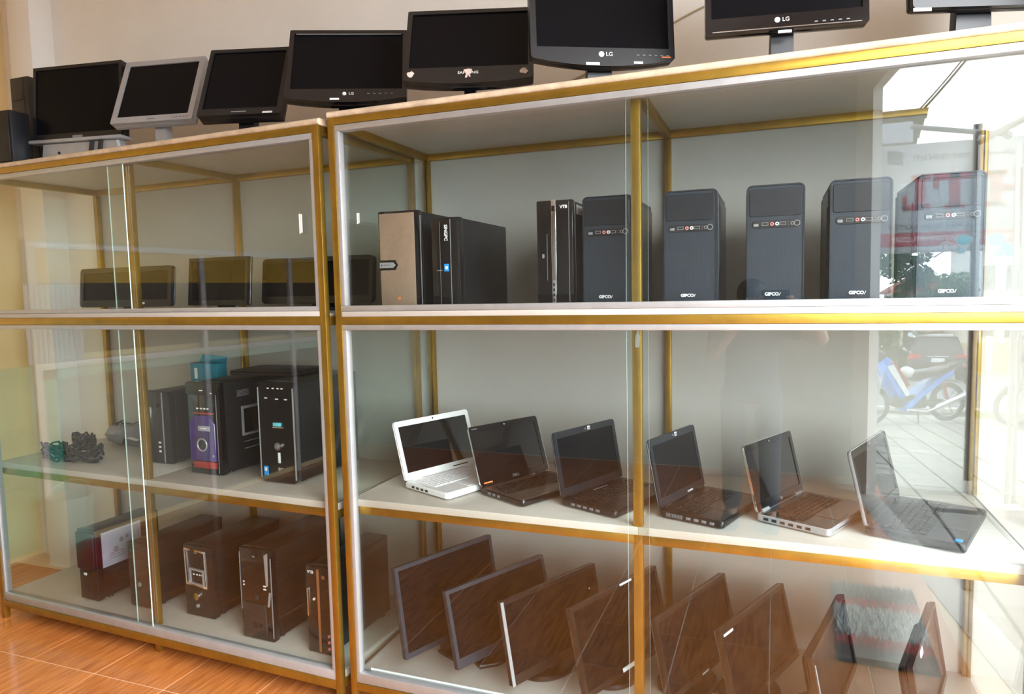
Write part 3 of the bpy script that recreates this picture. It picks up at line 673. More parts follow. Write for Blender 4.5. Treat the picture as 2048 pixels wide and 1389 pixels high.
laptop('matte black laptop with a small white badge, left of the gold centre post', .771, .164, 1.161, .183, .354, .222, .217, blk, blk, navyd, screenm, blk, blk,
       logo=[('hp', .011, .020, .2118, blkm)], badge=True, ports=PT(greyink, 5), island=False, extra=lambda t, X, w, h, d, th: obj('button_bar', MB().box(-.03, .05, -.020, -.016, th+.001, th+.003), greyink, t))
laptop('dark brownish laptop with a side vent, just right of the gold centre post', 1.106, .141, 1.238, .199, .335, .222, .205, brown, blk, navyd, screenm, brown, brown,
       logo=[('hp', .011, .020, .2118, blkm), ('COMPAQ', .009, .05, .010, whiteink)], badge=True, ports=PT(greyink, 4, -.10), island=False, extra=vents)
laptop('silver sided laptop with glossy black deck, second from the right', 1.401, .185, 1.128, .245, .332, .212, .215, silver, silver, blkg, screeng, blk, blkg, edge=chrome,
       logo=[('hp', .016, .0, .014, greyink)], ports=PT(blkm, 6, -.03), extra=lambda t, X, w, h, d, th: obj('front_chrome', MB().box(-w/2+.02, w/2-.02, -d-.001, -d+.002, .012, .016), chrome, t))
laptop('thin grey laptop at the right end, veiled by the reflected paving', 1.703, .149, 1.214, .234, .395, .222, .241, blk, silver, blk, screenm, blk, navyd, edge=silver,
       ports=PT(blkm, 4), extra=lambda t, X, w, h, d, th: obj('blue_sticker', MB().box(-w/2+.02, -w/2+.045, -d+.012, -d+.03, th+.001, th+.002), bluest, t))

# ------------------------------------------------------------------ computers on top of the left cabinet, at the far end
t = case('dusty dark grey tower with a small blue badge on the cabinet top corner', LW(-1.855, .21, ZL), LYAW+.06, .118, .445, .32, body=blkm, frontm=dusty)
bx(t, 'blue_badge', -.048, -.036, .165, .195, bluest, -.002, .002); bx(t, 'drive_door', -.05, .02, .34, .39, dusty, -.003, .002); bx(t, 'front_groove', .028, .031, .02, .43, blkm, -.002, .002)
t = thing('speaker', 'plain black speaker box at the far left end of the cabinet top', 'speaker', LW(-1.79, .055, ZL), LYAW+.10)
obj('cabinet_shell', MB().box(-.13, .13, -.03, .06, 0, .235, .004), blkm, t); obj('grille', MB().box(-.12, .12, -.036, -.029, .012, .223, .003), blk, t)

# cable on the back wall behind the monitors
cb = MB().tube([(.45+1.20*k/24, YB-.004, 2.262+.0200*k+.008*math.sin(k*.6)) for k in range(25)], .004, 6)
tag(obj('wall_cable', cb, mat('yellowed_cable', (.45, .35, .22), .5)), 'yellowed cable running up the beige wall between two monitors', 'cable')
# pairs of narrow white strips on the upper panes
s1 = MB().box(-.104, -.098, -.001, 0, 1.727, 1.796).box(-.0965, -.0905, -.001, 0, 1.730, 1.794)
o = tag(obj('glass_mark', s1, paper), 'narrow white mark on the upper pane of the left cabinet', 'sticker'); o.location = LW(.0, .0095, 0); o.rotation_euler = (0, 0, LYAW)
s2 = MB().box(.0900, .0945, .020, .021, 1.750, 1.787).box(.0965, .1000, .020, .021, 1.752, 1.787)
tag(obj('glass_mark', s2, paper), 'short white mark on the upper left pane of the right cabinet', 'sticker')

# ------------------------------------------------------------------ left side of the room, seen only mirrored in the left cabinet
dullp = mat('dull_beige_board', (.30, .27, .22), .6, noise=.1, scale=4)
t = thing('counter_partition', 'white framed glazed partition against the yellow wall, mirrored in the left cabinet', 'partition', (XL+.02, -1.55, 0), 0)
for y in (1.05, -.11, -1.0, -1.75): obj('post', MB().box(0, .04, y-.02, y+.02, 0, 1.85, .002), whitep, t)
for z in (1.81, 1.10): obj('rail', MB().box(0, .045, -1.75, 1.05, z, z+.04, .002), whitep, t)
for y0, y1 in ((-.09, 1.03), (-.98, -.13), (-1.73, -1.02)):
    obj('mustard_board', MB().box(0, .012, y0, y1, 1.61, 1.81), strongyel, t); obj('dark_board', MB().box(0, .010, y0, y1, 1.18, 1.61), mat('dark_brown_board', (.10, .075, .05), .5, noise=.2) if 'dark_brown_board' not in MATS else MATS['dark_brown_board'], t)
    obj('pale_strip', MB().box(0, .014, y0, y1, 1.04, 1.10), palegreen, t); obj('lower_board', MB().box(0, .012, y0, min(y1, .92), .05, 1.04), MATS['dark_brown_board'] if y0 < -.5 else dullp, t)
obj('green_board', MB().box(0, .014, .93, 1.45, .05, 1.13), greenp, t)
for k in range(11): obj('slat', MB().box(.046, .058, .79+.03*k, .812+.03*k, 1.14, 1.60, .002), bluew, t)
t = thing('waste_bin', 'pale green plastic bin with a wire handle against the left wall', 'bin', (XL+.16, -.56, 0), 0)
obj('bin_body', MB().cyl((0, 0, 0), (0, 0, .36), .095, .125, 20), palegreen, t); obj('wire_handle', MB().tube([(0, .125*math.cos(R(a)), .36+.09*math.sin(R(a))) for a in range(0, 181, 15)], .003, 6), whitep, t)
t = thing('shopping_bag', 'red plastic bag slumped on the tiles near the left wall', 'bag', (XL+.48, -.46, 0), .3)
b = MB().ell((0, 0, .085), .13, .11, .085, 3); rs = random.Random(2); b.v = [(x+rs.uniform(-.01, .01), y+rs.uniform(-.01, .01), max(.0005, z)) for x, y, z in b.v]
obj('bag_body', b, redp, t)

# ------------------------------------------------------------------ doorway: frameless glass doors with floral decals, rug
dt = struct('door_1', MB().box(2.128, 3.32, -3.372, -3.360, .0, 2.30), glass); dt.data.materials.append(glass_edge)   # leaf folded open towards the street
for q in dt.data.polygons:
    if abs(q.normal.y) < .5: q.material_index = 1
obj('door_stile', MB().box(2.90, 2.925, -3.378, -3.354, 0, 2.5, .002).box(2.94, 2.96, -3.378, -3.354, 0, 2.5, .002), alu, dt)
def disc(x, z, rx, rz_, m, y=-3.3590):
    obj('decal_petal', MB().prism([(x+rx*math.cos(k*.314), z+rz_*math.sin(k*.314)) for k in range(20)], -3.3598, y), m, dt)
def scroll(x, z, s, flip, w=.010, tail=1.6):
    pts = [(x+flip*(s+s*tail-s*tail*k/8), -3.3588, z-.05+.05*math.sin(k/8*1.57)) for k in range(8)]
    pts += [(x+flip*s*(1-k/38)*math.cos(k*.30), -3.3588, z+s*(1-k/38)*math.sin(k*.30)) for k in range(34)]
    obj('decal_scroll', MB().tube(pts, w*.5, 5), whiteink, dt)
DZ = 1.855
scroll(2.52, DZ, .035, -1, .012, 3.0); scroll(2.58, DZ-.02, .03, -1, .010, 3.4); scroll(3.12, DZ, .055, -1, .022, 2.4); scroll(3.02, DZ-.03, .03, 1, .012, 2.0)
for x, z, r in ((2.62, .04, .042), (2.60, -.025, .026), (2.80, .035, .052), (2.86, -.015, .034), (2.82, -.06, .028), (2.88, -.06, .026)):
    disc(x, DZ+z, r+.007, (r+.007)*.8, whiteink, -3.3592); disc(x, DZ+z, r, r*.8, cyanst, -3.3586)

t = thing('shaggy_rug', 'shaggy rug with red, grey and dark stripes on the tiles by the doorway', 'rug', (1.885, -1.25, 0), R(2))
obj('rug_base', MB().box(-.18, .18, -.39, .39, 0, .012, .004), slate_in, t)
rugm = {'dark': mat('dark_maroon_pile', (.12, .03, .05), .9), 'red': mat('red_pile', (.80, .07, .10), .9), 'grey': mat('pale_grey_pile', (.80, .83, .80), .9), 'slate': mat('slate_grey_pile', (.25, .26, .28), .9)}
rs = random.Random(11)
for m_, v0, v1 in (('dark', .28, .39), ('red', .19, .28), ('grey', -.12, .19), ('red', -.20, -.12), ('slate', -.39, -.20)):
    mb = MB()
    for k in range(int((v1-v0)*7000)):
        x, y = rs.uniform(-.178, .178), rs.uniform(v0, v1); a = rs.uniform(0, 6.28); l = rs.uniform(.016, .030); w = .0028
        dx, dy = math.cos(a)*w, math.sin(a)*w; lx, ly = rs.uniform(-.012, .012), rs.uniform(-.012, .012)
        mb.add([(x-dx, y-dy, .010), (x+dx, y+dy, .010), (x+lx, y+ly, .010+l)], [(0, 1, 2)])
    obj('pile_stripe', mb, rugm[m_], t, stuff=True, smooth=None)

# ------------------------------------------------------------------ the street outside
def gz(y): return -.05 if y > -3.3 else -.05+.083*(y+3.3)
asph = mat('grey_asphalt', (.20, .21, .23), .85, noise=.25, scale=3); pavm = mat('weathered_paver', (.43, .39, .34), .8, noise=.35, scale=9, rnd=.12, bump=.3)
pavj = mat('sand_joint', (.07, .062, .052), .95, noise=.3, scale=12); sandm = mat('ochre_dirt', (.55, .42, .22), .9, noise=.3, scale=2); grassm = mat('verge_grass', (.14, .22, .06), .9, noise=.5, scale=8)
def ground(n, x0, x1, ys, m, dz=0):
    mb = MB(); vs = []
    for y in ys: vs += [(x0, y, gz(y)+dz), (x1, y, gz(y)+dz), (x0, y, gz(y)+dz-.3), (x1, y, gz(y)+dz-.3)]
    fs = []
    for k in range(len(ys)-1):
        a, b = 4*k, 4*k+4; fs += [(a, a+1, b+1, b), (a+2, b+2, b+3, a+3), (a, b, b+2, a+2), (a+1, a+3, b+3, b+1)]
    fs += [(0, 2, 3, 1), (4*len(ys)-4, 4*len(ys)-3, 4*len(ys)-1, 4*len(ys)-2)]
    mb.add(vs, fs); return struct(n, mb, m)
pav = ground('floor_pavement', 2.16, 9, [30, -3.3, -11.5], pavj, -.012)
struct('trim_4', MB().box(2.33, 9, -11.72, -11.5, gz(-11.6)-.3, gz(-11.6)+.06, .01), stone)
ground('floor_road', 2.345, 60, [-11.5, -34], asph, -.10); ground('floor_far_dirt', 2.345, 60, [-34, -90], sandm, -.02)
ground('floor_roadside', 9, 60, [30, -3.3, -11.5], asph, -.06)
ground('floor_verge', 4.4, 9, [-10.4, -11.5], grassm, .004)
pm = MB().box(.009, .291, .009, .291, -.02, .0, .005, 1).mesh('paver'); pm.materials.append(pavm); rs = random.Random(5)
for i in range(8):
    for j in range(37):
        x = 2.17+.30*i; y = .5-.30*j-(.15 if i % 2 else 0); o = bpy.data.objects.new('paver', pm); C.objects.link(o); o.parent = pav
        o.location = (x, y-.30, gz(y-.30)+rs.uniform(-.003, .003)); o.rotation_euler = (math.atan(.083) if y < -3.3 else 0, 0, 0)

# hanging shop sign, facing the cabinets
t = thing('shop_sign', 'white shop sign with big red letters and a red band, mirrored in the right cabinet', 'sign', (3.02, -4.6, 1.94), R(180))
sgw = mat('sign_white', (.42, .42, .44), .5); sgr = mat('sign_red', (.38, .015, .03), .45)
obj('sign_board', MB().box(-.80, .82, 0, .05, 0, .87, .004), sgw, t); obj('red_band', MB().box(-.80, .82, -.004, .002, .02, .135), sgr, t); obj('lower_rail', MB().box(-.80, .82, -.006, .05, -.03, .012, .003), alu, t)
def letter(ps, cx):
    mb = MB()
    for x0, x1, z0, z1 in ps: mb.box(cx+x0, cx+x1, -.008, .001, z0, z1, .004)
    obj('letter', mb, sgr, t)
z0, z1 = .32, .61
letter([(-.13, -.055, z0, z1), (.055, .13, z0, z1), (-.06, .06, .44, .495), (-.16, -.025, z0, z0+.04), (.025, .16, z0, z0+.04), (-.16, -.025, z1-.04, z1), (.025, .16, z1-.04, z1)], -.175)
letter([(-.04, .04, z0, z1), (-.155, .155, z1-.05, z1), (-.155, -.115, z1-.12, z1-.03), (.115, .155, z1-.12, z1-.03), (-.075, .075, z0, z0+.04)], .205)
letter([(-.06, .01, z0, z1), (-.095, .045, z1-.04, z1), (-.095, .11, z0, z0+.05), (.075, .11, z0, z0+.12)], .475)
text('CỬA HÀNG MÁY TÍNH HTL', .062, mat('sign_ink', (.06, .06, .07), .5), t, at(.14, -.001, .745)); text('MUA BÁN, SỬA CHỮA MÁY TÍNH, LAPTOP', .062, MATS['sign_ink'], t, at(.10, -.001, .175))
text('0905.615.486 - MAYTINHHTL.COM', .058, whiteink, t, at(.22, -.005, .078))
obj('printed_laptop_screen', MB().prism([(.58, .70), (.70, .72), (.70, .83), (.59, .81)], -.003, .001), greyink, t); obj('printed_laptop_base', MB().prism([(.58, .695), (.70, .715), (.76, .69), (.63, .665)], -.003, .001), alu, t)
obj('sign_post', MB().box(.030, .062, -.05, -.012, -3.4, .98, .003), alu, t); obj('dark_post', MB().box(.066, .090, -.05, -.012, -3.4, .98, .003), dusty, t)

# awning over the doorway: corrugated sheet end, arm and wires
def corrug(n, x0, x1, y0, y1, za, zb, k):
    vs = []; fs = []
    for i in range(k+1):
        y = y0+(y1-y0)*i/k; z = za+(zb-za)*i/k+.026*math.sin(i*1.57)
        vs += [(x0, y, z), (x1, y, z), (x0, y, z+.006), (x1, y, z+.006)]
    for i in range(k):
        a, b = 4*i, 4*i+4; fs += [(a, a+1, b+1, b), (a+2, b+2, b+3, a+3), (a, b, b+2, a+2), (a+1, a+3, b+3, b+1)]
    fs += [(0, 2, 3, 1), (4*k, 4*k+1, 4*k+3, 4*k+2)]
    mb = MB(); mb.add(vs, fs); return mb
t = thing('corrugated_awning', 'weathered corrugated awning on brackets beside the shop sign', 'awning', (2.40, -6.0, gz(-6)), 0)
zz = -gz(-6)
obj('corrugated_sheet', corrug('s', -.12, .47, .0, -1.1, 3.44+zz, 3.10+zz, 24), mat('weathered_zinc', (.34, .31, .25), .5, .3, noise=.4, scale=6), t)
obj('fascia', MB().box(-.12, .32, .02, .06, 3.11+zz, 3.31+zz, .004), sgw, t); obj('post', MB().box(-.115, -.07, -.9, -.85, 0, 3.25+zz, .003), alu, t)
t = thing('awning_arm', 'folding metal awning arms against the white sky beyond the doorway', 'bracket', (2.40, -3.5, 2.73), 0)
obj('arm', MB().tube([(-.05, -.2, .02), (.50, .0, -.135)], .018, 8), alu, t); obj('arm', MB().tube([(.32, .0, -.17), (.62, .05, -.02), (.85, .1, .10)], .022, 8), alu, t); obj('elbow', MB().ell((.49, .0, -.135), .03, .03, .03), alu, t)
for k in range(2): tag(obj('power_line', MB().tube([(3.45+.06*k+1.2*q/8, -12+.1*q, 4.55+1.45*q/8-.06*math.sin(q/8*3.14)) for q in range(9)], .012+.006*k, 6), blkm), ['thin black power line above the awning', 'thicker black power line beside the thin one'][k], 'wire', 'power lines over the street')

# motorbikes (front towards -x, viewer on +y)
def wheel(t, n, x, r, z0):
    w = obj(n, MB().torus((x, 0, z0+r), (0, 1, 0), r-.035, .035, 36, 8), mat('tyre_rubber', (.02, .02, .02), .8) if 'tyre_rubber' not in MATS else MATS['tyre_rubber'], t)
    obj('rim', MB().torus((x, 0, z0+r), (0, 1, 0), r-.068, .012, 32, 6), silver, w); hub = MB().cyl((x, -.05, z0+r), (x, .05, z0+r), .045, seg=16)
    for k in range(6):
        a = k*math.pi/3; hub.cyl((x+.03*math.cos(a), 0, z0+r+.03*math.sin(a)), (x+(r-.07)*math.cos(a), 0, z0+r+(r-.07)*math.sin(a)), .010, seg=6)
    obj('hub', hub, silver, w)
def moto(label, x, y, rz, pm_, seatm):
    t = thing('motorbike', label, 'motorbike', (x, y, gz(y)), rz); r = .285
    wheel(t, 'front_wheel', -.60, r, 0); wheel(t, 'rear_wheel', .60, r, 0)
    for s in (-.07, .07): obj('fork', MB().tube([(-.60, s, r), (-.50, s, .62), (-.44, s, .88)], .017, 8), silver, t)
    obj('front_fender', MB().prism([(-.60+.34*math.cos(R(a)), r+.34*math.sin(R(a))) for a in range(20, 150, 10)]+[(-.60+.305*math.cos(R(a)), r+.305*math.sin(R(a))) for a in range(140, 10, -10)], -.06, .06), pm_, t)
    obj('leg_shield', MB().prism([(-.52, .98), (-.40, .98), (-.30, .70), (-.12, .42), (-.20, .36), (-.34, .50), (-.46, .74)], -.13, .13, 'y', .03), pm_, t)
    obj('white_trim', MB().prism([(-.46, .86), (-.36, .88), (-.10, .44), (-.16, .42), (-.34, .68)], .125, .145), whitep, t)
    obj('centre_cover', MB().prism([(-.40, .90), (-.30, .92), (-.04, .56), (-.12, .50)], -.08, .08, 'y', .02), redp, t)
    obj('side_cover', MB().prism([(-.14, .30), (-.02, .38), (.50, .74), (.62, .80), (.58, .70), (.28, .50), (.04, .34), (-.12, .18)], -.13, .13, 'y', .02), pm_, t)
    obj('seat', MB().prism([(-.06, .66), (.02, .76), (.34, .78), (.74, .86), (.76, .82), (.40, .70), (.06, .64)], -.13, .13, 'y', .03), seatm, t)
    obj('fuel_cover', MB().ell((-.05, 0, .74), .11, .10, .09), whitep, t)
    obj('engine', MB().box(-.12, .20, -.10, .11, .22, .42, .03).cyl((-.20, -.07, .32), (-.20, .07, .32), .085, seg=16), dusty, t)
    obj('exhaust', MB().tube([(-.12, .13, .22), (.15, .14, .18), (.28, .15, .22), (.32, .155, .25), (.82, .17, .44)], [.018, .018, .02, .045, .050], 12), chrome, t)
    obj('swing_arm', MB().box(.12, .62, .08, .11, r-.02, r+.03, .006).box(.12, .62, -.11, -.08, r-.02, r+.03, .006), dusty, t)
    for s in (-.12, .12): obj('shock_absorber', MB().tube([(.52, s, r+.03), (.42, s, .62)], .024, 8), redp, t)
    obj('handlebar', MB().tube([(-.28, -.34, 1.03), (-.38, -.18, 1.06), (-.42, 0, 1.02), (-.38, .18, 1.06), (-.28, .34, 1.03)], .014, 8), blkm, t)
    obj('headlight', MB().ell((-.50, 0, .99), .09, .13, .09), blkg, t)
    for s in (-1, 1): obj('mirror', MB().tube([(-.36, s*.26, 1.06), (-.34, s*.32, 1.22)], .006, 6).ell((-.34, s*.33, 1.24), .02, .06, .04), blkm, t)
    obj('grab_rail', MB().tube([(.52, .13, .82), (.80, .12, .90), (.88, 0, .91), (.80, -.12, .90), (.52, -.13, .82)], .013, 8), dusty, t); obj('tail_light', MB().ell((.80, 0, .80), .08, .09, .05), redp, t)
    obj('rear_fender', MB().prism([(.62, .78), (.84, .78), (1.02, .48), (.98, .46), (.80, .70), (.62, .72)], -.06, .06), blkm, t)
    obj('stand', MB().tube([(.05, .12, .22), (-.02, .22, .01)], .012, 6), dusty, t); obj('indicator', MB().ell((.86, .14, .62), .05, .03, .03), orange, t)
    return t
bluep = mat('bright_blue_paint', (.02, .24, .75), .25, coat=.5); greyp = mat('grey_green_paint', (.20, .26, .22), .35, coat=.3)
moto('blue motorbike parked on the paving, mirrored in the right bay of the cabinet', 3.28, -9.3, R(-28), bluep, blk)
m2 = moto('grey green motorbike loaded with a tarpaulin, at the right edge of the reflection', 5.18, -9.6, R(-15), greyp, dusty)
obj('cargo_tarpaulin', MB().box(-.10, .85, -.35, .35, .80, 1.15, .09, 3), mat('faded_tarpaulin', (.35, .42, .38), .8, noise=.35, scale=7), m2); obj('cargo_tarpaulin', MB().box(-.02, .75, -.30, .30, 1.14, 1.42, .08, 3), MATS['faded_tarpaulin'], m2)

# car
t = thing('car', 'dark suv with red tail lights driving down the street', 'car', (6.72, -25.5, gz(-25.5)-.16), R(3)); carp = mat('dark_car_paint', (.030, .032, .034), .18, coat=.8); cgl = mat('dark_car_glass', (.03, .035, .035), .03, coat=.5)
prof = [(.0, .42), (.02, .78), (-.04, 1.02), (-.6, 1.06), (-3.1, 1.04), (-4.1, .92), (-4.45, .70), (-4.45, .40), (-4.2, .30), (-.3, .30)]
obj('body', MB().prism(prof, -.90, .90, 'x', .07), carp, t)
g = MB(); g.add([(-.80, -.06, 1.03), (.80, -.06, 1.03), (.80, -3.2, 1.03), (-.80, -3.2, 1.03), (-.64, -.42, 1.60), (.64, -.42, 1.60), (.64, -2.35, 1.62), (-.64, -2.35, 1.62), (-.56, -.62, 1.66), (.56, -.62, 1.66), (.56, -2.2, 1.67), (-.56, -2.2, 1.67)],
    [(0, 1, 5, 4), (1, 2, 6, 5), (2, 3, 7, 6), (3, 0, 4, 7), (4, 5, 9, 8), (5, 6, 10, 9), (6, 7, 11, 10), (7, 4, 8, 11), (8, 9, 10, 11), (3, 2, 1, 0)])
obj('roof_cabin', g, carp, t, smooth=30)
q = MB(); q.add([(-.66, -.125, 1.10), (.66, -.125, 1.10), (.58, -.385, 1.55), (-.58, -.385, 1.55), (-.66, -.10, 1.10), (.66, -.10, 1.10), (.58, -.36, 1.555), (-.58, -.36, 1.555)], [(4, 5, 6, 7), (0, 3, 2, 1), (0, 1, 5, 4), (1, 2, 6, 5), (2, 3, 7, 6), (3, 0, 4, 7)])
obj('rear_window', q, mat('pale_sky_glass', (.05, .055, .06), .02, coat=1), t)
for s in (-1, 1):
    for y0, y1 in ((-.55, -1.35), (-1.45, -2.45)):
        w = MB(); w.add([(s*.775, y0, 1.10), (s*.775, y1-.2*(y1 < -2), 1.10), (s*.665, y1, 1.55), (s*.665, y0-.05, 1.55), (s*.80, y0, 1.10), (s*.80, y1-.2*(y1 < -2), 1.10), (s*.69, y1, 1.55), (s*.69, y0-.05, 1.55)], [(4, 5, 6, 7), (0, 3, 2, 1), (0, 1, 5, 4), (1, 2, 6, 5), (2, 3, 7, 6), (3, 0, 4, 7)]); obj('side_window', w, cgl, t)
    obj('tail_light', MB().prism([(s*.90, 1.02), (s*.52, .98), (s*.55, .86), (s*.91, .84)], .06, -.14, 'y', .01), mat('tail_light_red', (.7, .02, .02), .2, coat=.6) if 'tail_light_red' not in MATS else MATS['tail_light_red'], t)
    for y in (-.95, -3.55):
        wv = obj('wheel', MB().torus((s*.80, y, .36), (1, 0, 0), .25, .11, 32, 10), MATS['tyre_rubber'], t); obj('rim', MB().cyl((s*.84, y, .36), (s*.90, y, .36), .20, seg=20), silver, wv)
    obj('roof_rail', MB().tube([(s*.58, -.6, 1.71), (s*.58, -2.2, 1.72)], .02, 6), silver, t); obj('door_mirror', MB().ell((s*1.02, -2.75, 1.08), .10, .06, .08), carp, t)
obj('rear_bumper', MB().box(-.91, .91, -.2, .12, .38, .66, .05, 3), dusty, t); obj('number_plate', MB().box(-.20, .20, .02, .06, .74, .88, .004), whitep, t); obj('chrome_trim', MB().box(-.32, .32, .02, .06, .91, .95, .006), chrome, t); obj('rear_emblem', MB().cyl((0, .0, 1.0), (0, .05, 1.0), .04, seg=12), chrome, t)

# trees, hedge, houses across the road
leafA = mat('dark_green_leaf', (.045, .12, .025), .6, noise=.4, scale=3); leafB = mat('mid_green_leaf', (.10, .20, .035), .6, noise=.4, scale=3); bark = mat('brown_bark', (.10, .07, .05), .9)
def tree(label, x, y, h, cr, lm, seed, n=2600, name='street_tree', leaf=.16, z0=None):
    rs = random.Random(seed); gzv = gz(y); t = thing(name, label, 'tree', (x, y, gzv), 0)
    obj('trunk', MB().tube([(0, 0, 0), (.05, 0, h*.3), (-.03, .02, h*.6), (0, 0, h*.85)], [.14, .11, .08, .03], 10), bark, t); mb = MB()
    bl = [(rs.uniform(-cr, cr)*.6, rs.uniform(-cr, cr)*.6, h*rs.uniform(.45, .95), cr*rs.uniform(.35, .6)) for _ in range(12)]
    for k in range(n):
        bx_, by, bz, br = rs.choice(bl); d = Vector((rs.gauss(0, 1), rs.gauss(0, 1), rs.gauss(0, 1))).normalized()*br*rs.uniform(.6, 1.05); c = Vector((bx_, by, bz))+d
        a = Vector((rs.uniform(-1, 1), rs.uniform(-1, 1), rs.uniform(-.5, .5))).normalized()*leaf*rs.uniform(.6, 1.2); b = a.cross(Vector((rs.uniform(-1, 1), rs.uniform(-1, 1), rs.uniform(-1, 1)))).normalized()*leaf*.45
        mb.add([c-a, c+b, c+a, c-b], [(0, 1, 2, 3)])
    obj('foliage', mb, lm, t, stuff=True, smooth=None); return t
tree('dark green street tree left of the pale house, mirrored under the sign', 7.1, -34.5, 7.2, 1.35, leafA, 1); tree('mid green street tree next to the dark one, mirrored under the sign', 9.4, -39, 6.7, 1.4, leafB, 2); tree('small bushy tree before the red roofed house', 9.3, -47.5, 5.9, 1.1, leafA, 3)
tree('round green tree at the far end of the street', 18.5, -42, 6.5, 1.5, leafB, 5)
t = thing('hedge', 'leafy green hedge beside the road, left of the dark car', 'hedge', (5.3, -33.0, gz(-33)-.1), 0); mb = MB(); rs = random.Random(9)
for k in range(2600):
    c = Vector((rs.uniform(-1.3, 1.3), rs.uniform(-.4, .4), rs.uniform(.05, 2.0))); a = Vector((rs.uniform(-1, 1), rs.uniform(-1, 1), rs.uniform(-1, 1))).normalized()*.13; b = a.cross(Vector((.3, rs.uniform(-1, 1), rs.uniform(-1, 1)))).normalized()*.06; mb.add([c-a, c+b, c+a, c-b], [(0, 1, 2, 3)])
obj('foliage', mb, leafB, t, stuff=True, smooth=None); obj('stems', MB().box(-1.2, 1.2, -.2, .2, 0, .8, .1), bark, t)
hw = mat('pale_house_wall', (.62, .60, .54), .8, noise=.08, scale=1); rroof = mat('red_roof_tile', (.36, .09, .06), .7, noise=.2, scale=4)
t = thing('house', 'pale two storey house with columns across the street, at the right edge', 'house', (13.4, -44, gz(-44)), 0)
obj('wall', MB().box(-1.6, 2.4, -5, 0, 0, 8.5), hw, t); obj('roof', MB().prism([(-2.0, 8.5), (2.8, 8.5), (.4, 9.8)], .4, -5.4), rroof, t)
for x in (-1.3, -.2, .9, 2.0): obj('column', MB().cyl((x, .5, 0), (x, .5, 8.5), .13, seg=12), whitep, t)
obj('balcony', MB().box(-1.7, 2.5, 0, .8, 4.4, 4.7, .02), whitep, t)
for x in (-.75, .35, 1.45):
    for z in (1.6, 5.8):
        wv = obj('window', MB().box(x-.36, x+.36, .0, .05, z, z+1.5), whitep, t); obj('pane', MB().box(x-.30, x+.30, .04, .06, z+.06, z+1.44), cgl, wv)
t = thing('house', 'low house with a red tiled roof beyond the trees', 'house', (11.2, -52, gz(-52)), 0)
obj('wall', MB().box(-2.2, 1.6, -4, 0, 0, 6.6), hw, t); obj('roof', MB().prism([(-2.7, 6.6), (2.1, 6.6), (-.3, 8.1)], .4, -4.4), rroof, t)
for x in (-1.2, .4): obj('window', MB().box(x-.4, x+.4, .0, 0.05, 4.2, 5.6), cgl, t)
t = thing('garden_wall', 'ochre garden wall with pale posts beyond the road', 'wall', (11.4, -35.2, gz(-35.2)), 0)
obj('wall_panel', MB().box(-2.6, 4.5, -.15, 0, 0, 1.3, .01), sandm, t)
for x in (-2.6, -.8, 1.0, 2.8, 4.5): obj('post', MB().box(x-.12, x+.12, -.2, .05, 0, 1.6, .02), whitep, t)

# ------------------------------------------------------------------ the photographer, mirrored faintly in the glass
skinm = mat('skin', (.50, .29, .19), .5, noise=.08, scale=30); shirtm = mat('dark_shirt', (.10, .10, .11), .85, noise=.2, scale=60); trousm = mat('dark_trousers', (.10, .10, .12), .85, noise=.2, scale=60); hairm = mat('black_hair', (.008, .007, .006), .5)
def skin(name, V, E, Rr, m, parent, sub=2):
    me = bpy.data.meshes.new(name); me.from_pydata([Vector(v) for v in V], E, []); o = bpy.data.objects.new(name, me); C.objects.link(o)
    s = o.modifiers.new('s', 'SKIN'); s.use_smooth_shade = True; u = o.modifiers.new('u', 'SUBSURF'); u.levels = u.render_levels = sub
    for k, r in enumerate(Rr):
        d = me.skin_vertices[0].data[k]; d.radius = r if isinstance(r, tuple) else (r, r)
    me.skin_vertices[0].data[0].use_root = True
    dg = bpy.context.evaluated_depsgraph_get(); nm = bpy.data.meshes.new_from_object(o.evaluated_get(dg), depsgraph=dg); bpy.data.objects.remove(o)
    nm.materials.clear(); nm.materials.append(m)
    for p in nm.polygons: p.use_smooth = True
    n = bpy.data.objects.new(name, nm); C.objects.link(n); n.parent = parent; return n
PX, PY = 1.31, -2.44
ps = thing('person', 'person in dark shirt and trousers raising a phone, facing the cabinets', 'person', (PX, PY, 0), 0)
RX = Vector((rr.x, rr.y, rr.z)); FX = Vector((f_.x, f_.y, f_.z)); UX = Vector((uu.x, uu.y, uu.z)); CAMP = Vector((1.441, -2.0715, 1.514)); PO = Vector((PX, PY, 0))
ph = CAMP-FX*.012
hR = ph+RX*.088-UX*.012-FX*.012-PO; hL = ph-RX*.088-UX*.012-FX*.012-PO
V = [(0, 0, .86), (0, .01, 1.02), (0, .02, 1.19), (0, .03, 1.285), (0, .045, 1.35), (0, .07, 1.43), (0, .09, 1.51), (0, .085, 1.565),
     (.17, .02, 1.275), (.41, .13, 1.17), tuple(hR-RX*-.02-Vector((0, .05, .06))), tuple(hR),
     (-.17, .02, 1.275), (-.24, .16, 1.05), tuple(hL-RX*.02-Vector((0, .05, .06))), tuple(hL),
     (.095, 0, .81), (.11, .02, .46), (.115, -.01, .085), (.125, .12, .04), (-.095, 0, .81), (-.11, .02, .46), (-.115, -.01, .085), (-.125, .12, .04)]
Ed = [(0, 1), (1, 2), (2, 3), (3, 4), (4, 5), (5, 6), (6, 7), (3, 8), (8, 9), (9, 10), (10, 11), (3, 12), (12, 13), (13, 14), (14, 15), (0, 16), (16, 17), (17, 18), (18, 19), (0, 20), (20, 21), (21, 22), (22, 23)]
Rr = [(.15, .11), (.13, .10), (.15, .11), (.13, .09), .052, (.066, .078), (.074, .092), (.055, .07), .058, .040, .028, .032, .058, .040, .028, .032, .085, .055, .038, .035, .085, .055, .038, .035]
body = skin('body', V, Ed, Rr, skinm, ps)
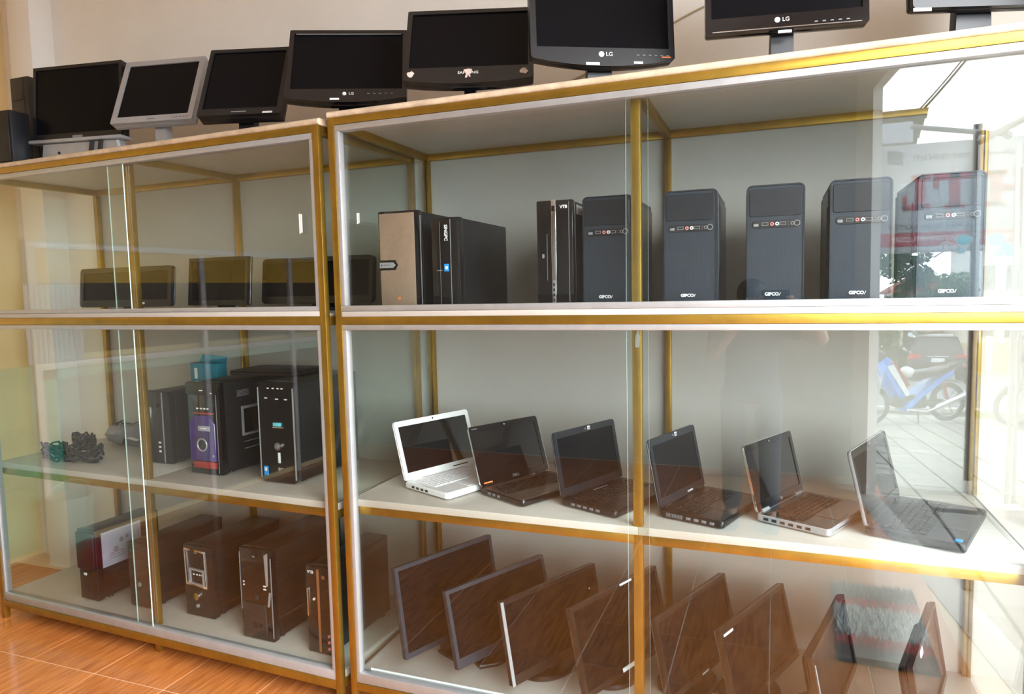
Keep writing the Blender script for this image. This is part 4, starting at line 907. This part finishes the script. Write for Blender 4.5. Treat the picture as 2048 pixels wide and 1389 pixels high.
skin('shirt', [(0, .0, .76), (0, .0, .88), V[1], V[2], V[3], V[8], V[12], tuple(Vector(V[8]).lerp(Vector(V[9]), .6)), tuple(Vector(V[12]).lerp(Vector(V[13]), .6))], [(0, 1), (1, 2), (2, 3), (3, 4), (4, 5), (4, 6), (5, 7), (6, 8)], [(.185, .145), (.18, .14), (.165, .13), (.168, .13), (.145, .105), .075, .075, .062, .062], shirtm, ps)
for q in (1, -1): skin('trouser_leg', [(q*.085, 0, .92), (q*.095, 0, .80), (q*.105, .015, .62), (q*.11, .02, .46), (q*.115, -.01, .085)], [(0, 1), (1, 2), (2, 3), (3, 4)], [.10, .098, .082, .070, .062], trousm, ps)
for s in (-1, 1): obj('shoe', MB().box(s*.12-.05, s*.12+.05, -.09, .19, 0, .085, .035, 3), blk, ps)
hd = Vector((0, .09, 1.50))
hr = MB().ell(hd+Vector((0, -.022, .045)), .088, .102, .088, 3); obj('hair', hr, hairm, ps)
for s in (-1, 1):
    obj('eye', MB().ell(hd+Vector((s*.033, .083, .005)), .013, .010, .007), whiteink, ps); obj('iris', MB().ell(hd+Vector((s*.033, .091, .005)), .006, .004, .006), hairm, ps)
    obj('ear', MB().ell(hd+Vector((s*.080, .0, -.01)), .012, .022, .034), skinm, ps); obj('eyebrow', MB().ell(hd+Vector((s*.033, .086, .027)), .020, .007, .004), hairm, ps)
obj('nose', MB().ell(hd+Vector((0, .094, -.025)), .014, .018, .024), skinm, ps); obj('mouth', MB().ell(hd+Vector((0, .083, -.062)), .026, .009, .007), mat('lips', (.40, .14, .12), .5), ps)
for sgn, hh in ((1, hR), (-1, hL)):
    for k in range(4):
        b0 = hh+UX*(.010-.018*k)+RX*sgn*.004; L_ = (.052, .060, .056, .044)[k]
        skin('finger', [tuple(b0), tuple(b0+FX*.022-RX*sgn*.004), tuple(b0+FX*.030-RX*sgn*.022), tuple(b0+FX*.026-RX*sgn*L_*.62)], [(0, 1), (1, 2), (2, 3)], [.0095, .009, .0082, .007], skinm, ps, 1)
    b0 = hh-UX*.030; skin('thumb', [tuple(b0), tuple(b0-FX*.010-RX*sgn*.020+UX*.008), tuple(b0-FX*.008-RX*sgn*.046+UX*.022)], [(0, 1), (1, 2)], [.012, .0105, .008], skinm, ps, 1)
phone = thing('phone', 'black phone held up in both hands towards the cabinets', 'phone', ph, 0); phone.rotation_euler = Matrix((( rr.x, uu.x, -f_.x), (rr.y, uu.y, -f_.y), (rr.z, uu.z, -f_.z))).to_euler()
obj('phone_body', MB().box(-.080, .080, -.038, .038, -.004, .004, .003), blkg, phone); obj('phone_screen', MB().box(-.076, .076, -.035, .035, .004, .0046), screeng, phone)
